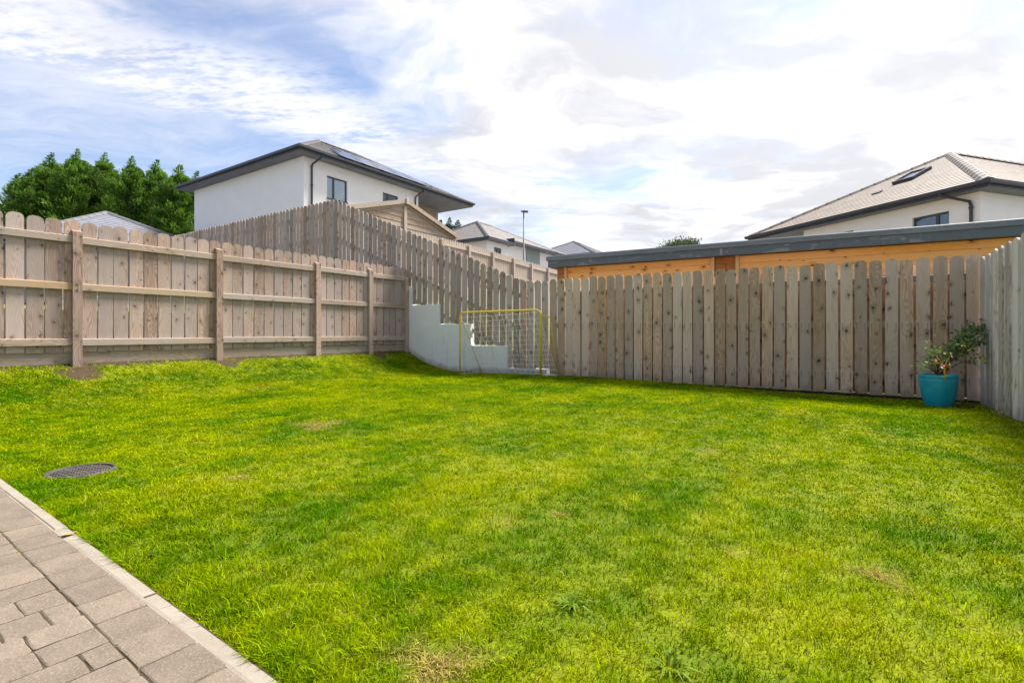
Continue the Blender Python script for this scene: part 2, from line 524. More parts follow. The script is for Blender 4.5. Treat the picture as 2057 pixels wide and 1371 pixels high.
def grass_colour(t, pos):
    """patchy lawn colour from world position: green, yellow-green, straw"""
    rot = t.mapping(pos, (1, 1, 1), (0, 0, -ANG_N))       # x = a, y = b
    n1 = t.noise(rot, 0.85, 5, 0.6)
    n2 = t.noise(t.mapping(rot, (1, 1, 1), (0, 0, 0), (5, 9, 0)), 3.2, 5, 0.62)
    n3 = t.noise(t.mapping(rot, (1, 1, 1), (0, 0, 0), (15, 2, 0)), 9.0, 4, 0.6)
    sp = t.n('ShaderNodeSeparateXYZ')
    t.put(sp.inputs[0], rot)
    wob = t.m('MULTIPLY', t.noise(rot, 1.1, 3), 0.9)
    st = t.m('SINE', t.m('ADD', t.m('MULTIPLY', sp.outputs[1], 4.6), wob))
    st = t.ramp(st, -0.5, 0.5, -0.022, 0.022)
    f = t.m('ADD', t.m('ADD', t.m('MULTIPLY', n1, 0.42), t.m('MULTIPLY', n2, 0.38)), t.m('MULTIPLY', n3, 0.20))
    f = t.m('ADD', f, st)
    col = t.mix(t.ramp(f, 0.36, 0.63), (0.074, 0.195, 0.0015), (0.330, 0.385, 0.0015))
    straw = t.m('ADD', t.m('MULTIPLY', n2, 0.6), t.m('MULTIPLY', t.noise(t.mapping(rot, (1, 1, 1), (0, 0, 0), (3, 33, 0)), 2.0, 4, 0.6), 0.45))
    col = t.mix(t.m('MULTIPLY', t.ramp(straw, 0.60, 0.76), 0.62), col, (0.42, 0.33, 0.010))
    return col


DRY = [(880, 1345, 0.11), (1478, 1112, 0.055), (1772, 1160, 0.085), (480, 960, 0.07), (1120, 1035, 0.05), (1010, 1050, 0.06), (1420, 905, 0.10), (640, 858, 0.2)]


def mat_grass():
    m, t = newmat('grass_blade')
    geo = t.n('ShaderNodeNewGeometry')
    col = grass_colour(t, geo.outputs['Position'])
    at = t.n('ShaderNodeAttribute', attribute_name='tint')
    sc = t.n('ShaderNodeSeparateColor')
    t.put(sc.inputs[0], at.outputs['Color'])
    # red: dryness, green: brightness, blue: height up the blade
    col = t.mix(sc.outputs[0], col, (0.42, 0.31, 0.10))
    br = t.m('ADD', 0.36, t.m('MULTIPLY', sc.outputs[1], 1.35))
    s = t.n('ShaderNodeVectorMath', operation='SCALE')
    t.put(s.inputs[0], col)
    t.put(s.inputs['Scale'], br)
    b = t.n('ShaderNodeBsdfPrincipled', i_Roughness=0.55)
    t.put(b.inputs['Base Color'], s.outputs[0])
    b.inputs['Specular IOR Level'].default_value = 0.0
    tr = t.n('ShaderNodeBsdfTranslucent')
    t.put(tr.inputs['Color'], t.mix(0.0, s.outputs[0], (0, 0, 0)))
    mx = t.n('ShaderNodeMixShader', i_0=0.38)
    t.put(mx.inputs[1], b)
    t.put(mx.inputs[2], tr)
    o = t.n('ShaderNodeOutputMaterial')
    t.put(o.inputs['Surface'], mx)
    # the turf under the blades
    m, t = newmat('turf')
    geo = t.n('ShaderNodeNewGeometry')
    col = grass_colour(t, geo.outputs['Position'])
    fine = t.noise(geo.outputs['Position'], 90, 4, 0.7)
    col = t.mix(t.ramp(fine, 0.32, 0.68, 0.30, 0.88), col, (0.075, 0.078, 0.008))
    at = t.n('ShaderNodeAttribute', attribute_name='bare')
    bn = t.m('ADD', at.outputs['Fac'], t.m('MULTIPLY', t.m('SUBTRACT', t.noise(geo.outputs['Position'], 6, 5, 0.65), 0.5), 0.9))
    soil = t.mix(t.noise(geo.outputs['Position'], 25, 5, 0.7), (0.040, 0.026, 0.016), (0.10, 0.070, 0.044))
    col = t.mix(t.ramp(bn, 0.45, 0.65), col, soil)
    finish(t, col, 0.9, fine, 0.6, 0.02, 0.1)
    # ground of the plots behind
    m, t = newmat('ground_grass')
    geo = t.n('ShaderNodeNewGeometry')
    nz = t.noise(geo.outputs['Position'], 1.2, 6, 0.65)
    col = t.mix(t.ramp(nz, 0.35, 0.65), (0.100, 0.120, 0.040), (0.15, 0.165, 0.055))
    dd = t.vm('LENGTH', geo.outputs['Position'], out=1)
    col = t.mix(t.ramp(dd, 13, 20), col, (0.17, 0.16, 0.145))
    nrm = t.n('ShaderNodeSeparateXYZ')
    t.put(nrm.inputs[0], geo.outputs['Normal'])
    col = t.mix(t.ramp(nrm.outputs[2], 0.75, 0.93, 1.0, 0.0), col, (0.06, 0.045, 0.03))
    finish(t, col, 0.95, nz, 0.4, 0.05, 0.1)


mat_grass()


def mat_leaf(name, dark, light, transl=0.3):
    m, t = newmat(name)
    geo = t.n('ShaderNodeNewGeometry')
    nz = t.noise(geo.outputs['Position'], 0.9, 4, 0.6)
    at = t.n('ShaderNodeAttribute', attribute_name='tint')
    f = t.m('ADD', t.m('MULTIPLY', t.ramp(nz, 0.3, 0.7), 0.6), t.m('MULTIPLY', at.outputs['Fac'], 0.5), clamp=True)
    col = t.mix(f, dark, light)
    b = t.n('ShaderNodeBsdfPrincipled', i_Roughness=0.6)
    t.put(b.inputs['Base Color'], col)
    b.inputs['Specular IOR Level'].default_value = 0.2
    tr = t.n('ShaderNodeBsdfTranslucent')
    t.put(tr.inputs['Color'], col)
    mx = t.n('ShaderNodeMixShader', i_0=transl)
    t.put(mx.inputs[1], b)
    t.put(mx.inputs[2], tr)
    o = t.n('ShaderNodeOutputMaterial')
    t.put(o.inputs['Surface'], mx)


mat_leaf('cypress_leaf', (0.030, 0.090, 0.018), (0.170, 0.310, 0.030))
mat_leaf('far_cypress_leaf', (0.030, 0.065, 0.040), (0.065, 0.120, 0.055))
mat_leaf('far_tree_leaf', (0.055, 0.075, 0.040), (0.120, 0.150, 0.060))
mat_leaf('rose_leaf', (0.110, 0.180, 0.060), (0.240, 0.320, 0.110))
mat_leaf('weed_leaf', (0.085, 0.165, 0.006), (0.160, 0.250, 0.012))


def mat_pot():
    m, t = newmat('pot_glaze')
    tc = t.n('ShaderNodeTexCoord')
    v = tc.outputs['Object']
    nz = t.noise(v, 7, 5, 0.6)
    col = t.mix(t.ramp(nz, 0.35, 0.7), (0.006, 0.300, 0.440), (0.016, 0.385, 0.530))
    sp = t.n('ShaderNodeSeparateXYZ')
    t.put(sp.inputs[0], v)
    g = t.m('ADD', t.m('MULTIPLY', sp.outputs[2], -4.0), t.m('MULTIPLY', t.noise(v, 14, 6, 0.7), 1.1))
    col = t.mix(t.m('MULTIPLY', t.ramp(g, 0.25, 0.75), 0.35), col, (0.06, 0.09, 0.07))
    finish(t, col, 0.34, t.noise(v, 40, 3), 0.08, 0.004, 0.5)


mat_pot()


def mat_cover():
    m, t = newmat('cover_plastic')
    tc = t.n('ShaderNodeTexCoord')
    nz = t.noise(tc.outputs['Object'], 12, 5, 0.65)
    col = t.mix(t.ramp(nz, 0.35, 0.7), (0.045, 0.039, 0.036), (0.090, 0.078, 0.070))
    finish(t, col, 0.65, nz, 0.2, 0.003, 0.3)


mat_cover()


# ------------------------------------------------------------------ mesh helpers
class MB:
    def __init__(s):
        s.v = []
        s.f = []
        s.uv = {}

    def quad(s, a, b, c, d, uv=None):
        i = len(s.v)
        s.v += [tuple(a), tuple(b), tuple(c), tuple(d)]
        s.f.append((i, i + 1, i + 2, i + 3))
        if uv:
            s.uv[len(s.f) - 1] = uv

    def poly(s, pts, uv=None):
        i = len(s.v)
        s.v += [tuple(p) for p in pts]
        s.f.append(tuple(range(i, i + len(pts))))
        if uv:
            s.uv[len(s.f) - 1] = uv

    def box(s, x0, x1, y0, y1, z0, z1):
        i = len(s.v)
        s.v += [(x0, y0, z0), (x1, y0, z0), (x1, y1, z0), (x0, y1, z0), (x0, y0, z1), (x1, y0, z1), (x1, y1, z1), (x0, y1, z1)]
        s.f += [(i, i + 3, i + 2, i + 1), (i + 4, i + 5, i + 6, i + 7), (i, i + 1, i + 5, i + 4), (i + 1, i + 2, i + 6, i + 5), (i + 2, i + 3, i + 7, i + 6), (i + 3, i, i + 4, i + 7)]

    def cbox(s, x0, x1, y0, y1, z0, z1, c):
        """box with a chamfered top edge"""
        i = len(s.v)
        for (e, z) in ((0, z0), (0, z1 - c), (c, z1)):
            s.v += [(x0 + e, y0 + e, z), (x1 - e, y0 + e, z), (x1 - e, y1 - e, z), (x0 + e, y1 - e, z)]
        s.f.append((i, i + 3, i + 2, i + 1))
        for k in (0, 4):
            for j in range(4):
                s.f.append((i + k + j, i + k + (j + 1) % 4, i + k + 4 + (j + 1) % 4, i + k + 4 + j))
        s.f.append((i + 8, i + 9, i + 10, i + 11))

    def tube(s, pts, radii, n=8, caps=True):
        pts = [Vector(p) for p in pts]
        if not isinstance(radii, (list, tuple)):
            radii = [radii] * len(pts)
        i0 = len(s.v)
        prev = None
        for k, p in enumerate(pts):
            if k == 0:
                d = pts[1] - pts[0]
            elif k == len(pts) - 1:
                d = pts[-1] - pts[-2]
            else:
                d = (pts[k + 1] - pts[k]).normalized() + (pts[k] - pts[k - 1]).normalized()
            d.normalize()
            if prev is None:
                a = Vector((0, 0, 1)) if abs(d.z) < 0.9 else Vector((1, 0, 0))
                u = d.cross(a).normalized()
            else:
                u = (prev - d * prev.dot(d)).normalized()
            prev = u
            w = d.cross(u)
            for j in range(n):
                an = 2 * math.pi * j / n
                s.v.append(tuple(p + (u * math.cos(an) + w * math.sin(an)) * radii[k]))
        for k in range(len(pts) - 1):
            for j in range(n):
                s.f.append((i0 + k * n + j, i0 + k * n + (j + 1) % n, i0 + (k + 1) * n + (j + 1) % n, i0 + (k + 1) * n + j))
        if caps:
            s.f.append(tuple(i0 + j for j in reversed(range(n))))
            s.f.append(tuple(i0 + (len(pts) - 1) * n + j for j in range(n)))

    def lathe(s, prof, n=48):
        i0 = len(s.v)
        for (r, z) in prof:
            for j in range(n):
                an = 2 * math.pi * j / n
                s.v.append((r * math.cos(an), r * math.sin(an), z))
        for k in range(len(prof) - 1):
            for j in range(n):
                s.f.append((i0 + k * n + j, i0 + k * n + (j + 1) % n, i0 + (k + 1) * n + (j + 1) % n, i0 + (k + 1) * n + j))

    def mesh(s, name, mat=None, smooth_=False):
        me = bpy.data.meshes.new(name)
        me.from_pydata(s.v, [], s.f)
        if s.uv:
            ul = me.uv_layers.new(name='UVMap')
            for pi, uvs in s.uv.items():
                pl = me.polygons[pi]
                for li, uv in zip(pl.loop_indices, uvs):
                    ul.data[li].uv = uv
        if mat:
            me.materials.append(MAT[mat])
        if smooth_:
            me.polygons.foreach_set('use_smooth', [True] * len(me.polygons))
        me.update()
        return me

    def build(s, name, mat, parent=None, loc=(0, 0, 0), rz=0.0, smooth_=False):
        return link(name, s.mesh(name, mat, smooth_), parent, loc, rz)


def link(name, data, parent=None, loc=(0, 0, 0), rz=0.0):
    o = bpy.data.objects.new(name, data)
    COL.objects.link(o)
    o.parent = parent
    o.location = loc
    o.rotation_euler = (0, 0, rz)
    return o


def thing(name, label, cat, loc=(0, 0, 0), rz=0.0, group=None):
    o = link(name, None, None, loc, rz)
    o.empty_display_size = 0.2
    return tag(o, label, cat, group)


def tag(o, label, cat, group=None):
    o['label'] = label
    o['category'] = cat
    if group:
        o['group'] = group
    return o


def struct(o):
    o['kind'] = 'structure'
    return o


def stuff(o):
    o['kind'] = 'stuff'
    return o


# ------------------------------------------------------------------ ground and lawn
def ground_z(a, b):
    """height of the plots round the garden"""
    inside = (a < A_FENCE + 0.03) and (b < B_LEFT + 0.03) and (b > B_RIGHT - 0.03)
    if inside:
        return -0.10
    def behind(bb):
        return 0.02 + 2.48 * max(0.0, min(1.0, (bb - 5.3) / 5.8))
    if a >= A_FENCE + 0.03:
        far = smooth((a - 14) / 14)
        return behind(b) * (1 - 0.0 * far) + 0.5 * far * smooth((b - 4) / 9)
    if b >= B_LEFT + 0.03:
        terr = 0.40 + 0.78 * smooth((b - B_LEFT - 0.25) / 0.75) + 0.3 * smooth((b - 10) / 6)
        ramp = smooth((a - 5.5) / (A_FENCE - 5.5))
        return terr + (max(behind(b) - 0.05, terr) - terr) * ramp
    return 0.0


def axis_lines(lo, hi, extra, step, far):
    vals = set()
    x = lo
    while x <= hi + 1e-6:
        vals.add(round(x, 4))
        x += step
    for e in extra:
        vals.add(round(e, 4))
    for e in far:
        vals.add(e)
    return sorted(vals)


def build_ground():
    la = axis_lines(-4, 32, [A_FENCE - 0.02, A_FENCE + 0.04], 0.8, [-1500, -600, -250, -100, -40, -15, 45, 80, 150, 300, 700, 1500])
    lb = axis_lines(-6, 26, [B_LEFT - 0.02, B_LEFT + 0.05, 8.7, 8.95, 9.2, 9.45, B_RIGHT - 0.05, B_RIGHT + 0.02], 0.8, [-1500, -600, -250, -100, -40, -15, 40, 70, 120, 300, 700, 1500])
    v, f = [], []
    for a in la:
        for b in lb:
            w = W(a, b, ground_z(a, b))
            v.append(tuple(w))
    nb = len(lb)
    for i in range(len(la) - 1):
        for j in range(nb - 1):
            f.append((i * nb + j, (i + 1) * nb + j, (i + 1) * nb + j + 1, i * nb + j + 1))
    me = bpy.data.meshes.new('ground')
    me.from_pydata(v, [], f)
    me.materials.append(MAT['ground_grass'])
    struct(link('ground', me))


build_ground()


def bare_at(a, b):
    d = max(0.0, 1.0 - (B_LEFT - b) / 0.26)
    v = d * 0.85
    e = max(0.0, 1.0 - (A_FENCE - a) / 0.10)
    v = max(v, e * 0.8)
    v = max(v, 0.75 * max(0.0, 1.0 - (b - B_RIGHT) / 0.35) * smooth((a - 5.5) / 1.0))
    v = max(v, 1.0 * max(0.0, 1.0 - math.hypot(a - 7.95, b + 1.05) / 0.55))
    for (pa, pb, r) in ((2.35, 8.24, 0.36), (4.25, 8.30, 0.26), (7.4, 8.3, 0.25)):
        v = max(v, 1.15 * max(0.0, 1.0 - math.hypot((a - pa) * 0.8, b - pb) / r))
    return v


def build_lawn():
    na, nb = 76, 100
    a1 = A_FENCE - 0.01
    v, f, bare = [], [], []
    for i in range(na + 1):
        for j in range(nb + 1):
            b = B_RIGHT - 0.02 + (B_LEFT + 0.05 - B_RIGHT) * j / nb
            a0 = kerb_a(b) - 0.002
            a = a0 + (a1 + 0.03 - a0) * i / na
            v.append(tuple(W(a, b, lawn_z(a, b) + 0.002)))
            bare.append(bare_at(a, b))
    for i in range(na):
        for j in range(nb):
            p = i * (nb + 1) + j
            f.append((p, p + nb + 1, p + nb + 2, p + 1))
    me = bpy.data.meshes.new('lawn')
    me.from_pydata(v, [], f)
    me.materials.append(MAT['turf'])
    at = me.attributes.new('bare', 'FLOAT', 'POINT')
    at.data.foreach_set('value', bare)
    me.polygons.foreach_set('use_smooth', [True] * len(f))
    struct(link('lawn', me))


build_lawn()

COVER_AB = AB(-2.62, 3.09)
POT_XY = (4.99, 5.94)
POT_AB = AB(*POT_XY)


def build_grass():
    g = np.random.default_rng(11)
    # candidate points, density falling with distance from the kerb
    N = 1250000
    a = 0.70 + (A_FENCE - 0.03 - 0.70) * g.random(N) ** 1.75
    b = B_RIGHT + 0.03 + (B_LEFT - 0.05 - B_RIGHT) * g.random(N)
    x = a * NX + b * UX
    y = a * NY + b * UY
    # keep what lies in or near the view
    keep = (y > 0.55) & (np.abs(x) < 1.12 * y + 1.0)
    keep &= a > (0.705 + 0.031 * (b - 1.165) + 0.004)
    keep &= np.hypot(a - COVER_AB[0], b - COVER_AB[1]) > 0.165
    keep &= np.hypot(a - POT_AB[0], b - POT_AB[1]) > 0.13
    bare = np.zeros(N)
    idx = np.nonzero(keep)[0]
    a, b, x, y = a[idx], b[idx], x[idx], y[idx]
    bare = np.array([bare_at(p, q) for p, q in zip(a, b)])
    keep = g.random(len(a)) > np.clip(bare * 1.25 - 0.15, 0, 0.97)
    a, b, x, y, bare = a[keep], b[keep], x[keep], y[keep], bare[keep]
    # clumping
    cl = np.sin(a * 9.1 + 2.2 * np.sin(b * 5.3)) * np.sin(b * 8.3 + 1.9 * np.sin(a * 6.1))
    cl2 = np.sin(a * 23.0 + 1.5 * np.sin(b * 17.0)) * np.sin(b * 21.0 + 1.7 * np.sin(a * 19.0))
    keep = g.random(len(a)) < 0.66 + 0.42 * cl2
    a, b, x, y, cl, cl2 = a[keep], b[keep], x[keep], y[keep], cl[keep], cl2[keep]
    n = len(a)
    z = np.array([lawn_z(p, q) for p, q in zip(a, b)])
    dist = np.hypot(x, y)
    dry = np.zeros(n)
    for (px, py, r) in DRY:
        Y = F * CAMZ / (py - HZ)
        X = (px - 1028.5) / F * Y
        ph = np.arctan2(y - Y, x - X)
        rr = r * (1 + 0.35 * np.sin(3 * ph + px) + 0.2 * np.sin(7 * ph))
        dd = np.hypot(x - X, y - Y) / rr
        dry = np.maximum(dry, np.clip(1.35 - dd, 0, 1))
    h = (0.011 + 0.014 * g.random(n)) * (1.0 + 0.30 * cl) * (1 + 0.15 * cl2)
    h *= 1.0 + 0.9 * (g.random(n) < 0.03)
    h *= np.where(dry > 0.4, 0.75, 1.0)
    h *= np.clip(0.9 + (dist < 3) * 0.25, 0, 2)
    edge = a - (0.705 + 0.031 * (b - 1.165))
    h *= np.where(edge < 0.08, 1.2, 1.0)
    w = (0.0011 + 0.0010 * g.random(n)) * (1.0 + np.clip((dist - 2.0) / 3.0, 0, 3.0))
    az = g.random(n) * 2 * np.pi
    lean = (0.35 + 0.95 * g.random(n)) * h * np.where(dry > 0.4, 1.8, 1.0)
    # mower lay: alternate strips bend away from / towards the house
    lay = np.sign(np.sin(b * 4.6)) * 0.10
    lx = np.cos(az) * lean + NX * lay * h
    ly = np.sin(az) * lean + NY * lay * h
    wx, wy = -np.sin(az) * w, np.cos(az) * w
    # turn blade widths partly at random so few are edge-on
    tw = g.random(n) * 2 * np.pi
    wx, wy = np.cos(tw) * w, np.sin(tw) * w
    V = np.empty((n, 5, 3))
    V[:, 0] = np.stack([x - wx, y - wy, z - 0.004], 1)
    V[:, 1] = np.stack([x + wx, y + wy, z - 0.004], 1)
    mx, my = x + lx * 0.35, y + ly * 0.35
    V[:, 2] = np.stack([mx + wx * 0.8, my + wy * 0.8, z + h * 0.62], 1)
    V[:, 3] = np.stack([mx - wx * 0.8, my - wy * 0.8, z + h * 0.62], 1)
    V[:, 4] = np.stack([x + lx, y + ly, z + h * (1.0 - 0.18 * g.random(n))], 1)
    me = bpy.data.meshes.new('lawn_grass')
    me.vertices.add(n * 5)
    me.vertices.foreach_set('co', V.reshape(-1).astype(np.float32))
    base = (np.arange(n) * 5)[:, None]
    loops = np.concatenate([base + np.array([[0, 1, 2, 3]]), base + np.array([[3, 2, 4]])], 1).reshape(-1)
    me.loops.add(n * 7)
    me.loops.foreach_set('vertex_index', loops.astype(np.int32))
    me.polygons.add(n * 2)
    ls = (np.arange(n) * 7)[:, None] + np.array([[0, 4]])
    me.polygons.foreach_set('loop_start', ls.reshape(-1).astype(np.int32))
    me.update(calc_edges=True)
    tint = np.empty((n, 5, 4), dtype=np.float32)
    dr = np.clip(dry * 1.1 - 0.25 * g.random(n), 0, 0.92) + (g.random(n) < 0.035) * 0.6
    tint[:, :, 0] = np.clip(dr, 0, 1)[:, None]
    tint[:, :, 1] = (0.18 + 0.70 * g.random(n) ** 1.2 + 0.10 * cl)[:, None]
    tint[:, :, 2] = np.array([0, 0, .6, .6, 1])[None]
    tint[:, :, 3] = 1
    ca = me.color_attributes.new('tint', 'FLOAT_COLOR', 'POINT')
    ca.data.foreach_set('color', tint.reshape(-1))
    me.materials.append(MAT['grass_blade'])
    o = stuff(link('lawn_grass', me))
    tag(o, 'short mown patchy green and yellow grass covering the whole lawn', 'grass')


build_grass()


# ------------------------------------------------------------------ paving and kerb
PAV_ANG = math.atan(0.031)
PAV_Z = 0.0175


def build_paving():
    # paving frame: local x = along the kerb (b), local y = towards the house (-a)
    bx = 1.165
    org = W(kerb_a(bx), bx, 0)
    rz = ANG_U - PAV_ANG
    root = link('paved_path', None, None, org, rz)
    struct(root)
    # bed of dark sand and moss under the joints
    mb = MB()
    mb.quad((-3.2, 0.0, PAV_Z - 0.0030), (8.5, 0.0, PAV_Z - 0.0030), (8.5, 2.6, PAV_Z - 0.0030), (-3.2, 2.6, PAV_Z - 0.0030))
    mb.build('joint_sand', 'joint_moss', root)
    mb = MB()
    mb.quad((-3.2, 0.040, PAV_Z - 0.0008), (8.5, 0.040, PAV_Z - 0.0008), (8.5, 0.0500, PAV_Z - 0.0022), (-3.2, 0.0500, PAV_Z - 0.0022))
    mb.build('kerb_joint', 'kerb_concrete', root)
    # kerb edging stones, 914 mm long, 45 mm thick
    r = random.Random(3)
    x = -3.05
    while x < 8.0:
        L = 0.935
        m2 = MB()
        m2.cbox(-L / 2 + 0.003, L / 2 - 0.003, 0.0, 0.046, -0.14, 0.018 + r.uniform(-0.002, 0.002), 0.006)
        m2.build('kerb_stone', 'kerb_concrete', root, (x + L / 2, 0, 0), r.uniform(-0.002, 0.002))
        x += L
    cache = {}
    rest = MB()
    ca_, sa_ = math.cos(rz), math.sin(rz)
    state = {'n': 0}

    def shows(x, y):
        wx, wy = org.x + x * ca_ - y * sa_, org.y + x * sa_ + y * ca_
        if wy < 0.9:
            return False
        return -40 < 1028.5 + F * wx / wy < 2100 and HZ + F * (CAMZ - PAV_Z) / wy < 1410

    def block(x0, x1, y0, y1):
        """tumbled block with rounded, slightly uneven top edges"""
        w, d = x1 - x0, y1 - y0
        if not shows((x0 + x1) / 2, (y0 + y1) / 2) or state['n'] >= 300:
            rest.cbox(x0 + 0.0015, x1 - 0.0015, y0 + 0.0015, y1 - 0.0015, PAV_Z - 0.05, PAV_Z + r.uniform(-.002, .001), 0.003)
            return None
        state['n'] += 1
        g = 0.0011
        key = (round(w, 3), round(d, 3), r.randrange(3))
        if key not in cache:
            m3 = MB()
            hw, hd = w / 2 - g, d / 2 - g
            q = random.Random(hash(key) & 1023)
            rings = []
            for (e, z, jit) in ((0.0, -0.05, 0), (0.0, -0.005, 0.0022), (0.0012, -0.0014, 0.0020), (0.0045, 0.0, 0.0008)):
                ring = []
                c = min(hw, hd) * 0.09
                pts = [(-hw + c, -hd), (0, -hd), (hw - c, -hd), (hw, -hd + c), (hw, 0), (hw, hd - c), (hw - c, hd), (0, hd), (-hw + c, hd), (-hw, hd - c), (-hw, 0), (-hw, -hd + c)]
                for (px_, py_) in pts:
                    sx = 1 - e / hw
                    sy = 1 - e / hd
                    ring.append((px_ * sx + q.uniform(-jit, jit), py_ * sy + q.uniform(-jit, jit), z + q.uniform(-jit, jit) * 0.4))
                rings.append(ring)
            i0 = 0
            for ring in rings:
                m3.v += ring
            n = len(rings[0])
            for k in range(len(rings) - 1):
                for j in range(n):
                    m3.f.append((k * n + j, k * n + (j + 1) % n, (k + 1) * n + (j + 1) % n, (k + 1) * n + j))
            m3.f.append(tuple((len(rings) - 1) * n + j for j in range(n)))
            cache[key] = m3.mesh('paver', 'paving_block')
        o = link('paver', cache[key], root, ((x0 + x1) / 2, (y0 + y1) / 2, PAV_Z + r.uniform(-0.0022, 0.0016)), 0)
        o.rotation_euler = (r.uniform(-.006, .006), r.uniform(-.006, .006), r.uniform(-0.006, 0.006))
        return o

    count = 0
    # border course against the kerb
    x = -3.0
    while x < 6.2:
        w = r.choice([0.105, 0.135, 0.165, 0.165])
        block(x, x + w, 0.0455, 0.0455 + 0.1345)
        count += 1
        x += w
    # rows running away from the kerb
    x = -3.0
    while x < 6.2:
        w = r.choice([0.112, 0.132, 0.132])
        y = 0.182
        ymax = 1.7
        first = True
        while y < ymax:
            d = r.choice([0.068, 0.10, 0.132, 0.132, 0.175])
            block(x, x + w, y, y + d)
            count += 1
            y += d
        x += w
    stuff(rest.build('pavers', 'paving_block', root))
    return root


build_paving()


# ------------------------------------------------------------------ inspection cover in the lawn
def build_cover():
    c = W(*COVER_AB, lawn_z(*COVER_AB) + 0.004)
    t = thing('drain_cover', 'round grey ribbed drain cover set in the grass beside the paving', 'drain cover', c, R(18))
    mb = MB()
    mb.lathe([(0.001, 0.004), (0.150, 0.004), (0.150, -0.03)], 40)
    mb.build('lid', 'cover_plastic', t)
    mb = MB()
    mb.lathe([(0.1505, -0.03), (0.1505, 0.010), (0.153, 0.013), (0.168, 0.013), (0.172, 0.009), (0.172, -0.03)], 48)
    mb.build('rim', 'cover_plastic', t, smooth_=True)
    # raised tread: bars in a basket weave
    mb = MB()
    s = 0.0215
    for i in range(-8, 9):
        for j in range(-8, 9):
            cx, cy = i * s, j * s
            if math.hypot(abs(cx) + s * .4, abs(cy) + s * .4) > 0.148:
                continue
            if (i + j) % 2:
                mb.cbox(cx - 0.0095, cx + 0.0095, cy - 0.0045, cy + 0.0045, 0.004, 0.0105, 0.002)
            else:
                mb.cbox(cx - 0.0045, cx + 0.0045, cy - 0.0095, cy + 0.0095, 0.004, 0.0105, 0.002)
    o = mb.build('tread', 'cover_plastic', t)
    stuff(o)


build_cover()


# ------------------------------------------------------------------ fences
BOARD_CACHE = {}


def board_mesh(w, h, th, mat, seg=7, flat=0.42, var=0):
    """upright board, origin at the middle of its foot, y = towards the viewer side, domed top"""
    key = (round(w, 4), round(h, 3), th, mat, seg, flat, var)
    if key in BOARD_CACHE:
        return BOARD_CACHE[key]
    q = random.Random(hash((round(w, 4), round(h, 3), var)) & 4095)
    rise = w * flat
    pts = [(-w / 2 + q.uniform(-.0015, .0015), 0.0), (w / 2 + q.uniform(-.0015, .0015), 0.0)]
    skew = q.uniform(-0.004, 0.004)
    for k in range(seg + 1):
        an = math.pi * k / seg
        ca = math.cos(an)
        # squarish dome
        xx = math.copysign(abs(ca) ** 0.75, ca) * w / 2
        zz = h - rise + rise * math.sin(an) ** 0.9 + skew * ca + (q.uniform(-.0018, .0018) if 0 < k < seg else 0)
        pts.append((xx, zz))
    mb = MB()
    n = len(pts)
    c = 0.003
    mb.v += [(x, th / 2, z) for (x, z) in pts] + [(x, -th / 2, z) for (x, z) in pts]
    mb.f.append(tuple(reversed(range(n))))
    mb.f.append(tuple(n + j for j in range(n)))
    for j in range(n):
        mb.f.append((j, (j + 1) % n, n + (j + 1) % n, n + j))
    me = mb.mesh('board', mat)
    BOARD_CACHE[key] = me
    return me


def rail_mesh(L, hh, th, mat, chamfer=0.008):
    mb = MB()
    mb.v = []
    # bar along x with a sloped (weathered) top front edge
    prof = [(-th / 2, -hh / 2), (th / 2, -hh / 2), (th / 2, hh / 2 - chamfer), (th / 2 - chamfer, hh / 2), (-th / 2, hh / 2)]
    n = len(prof)
    mb.v = [(0, y, z) for (y, z) in prof] + [(L, y, z) for (y, z) in prof]
    for j in range(n):
        mb.f.append((j, n + j, n + (j + 1) % n, (j + 1) % n))
    mb.f.append(tuple(range(n)))
    mb.f.append(tuple(n + j for j in reversed(range(n))))
    return mb.mesh('rail', mat)


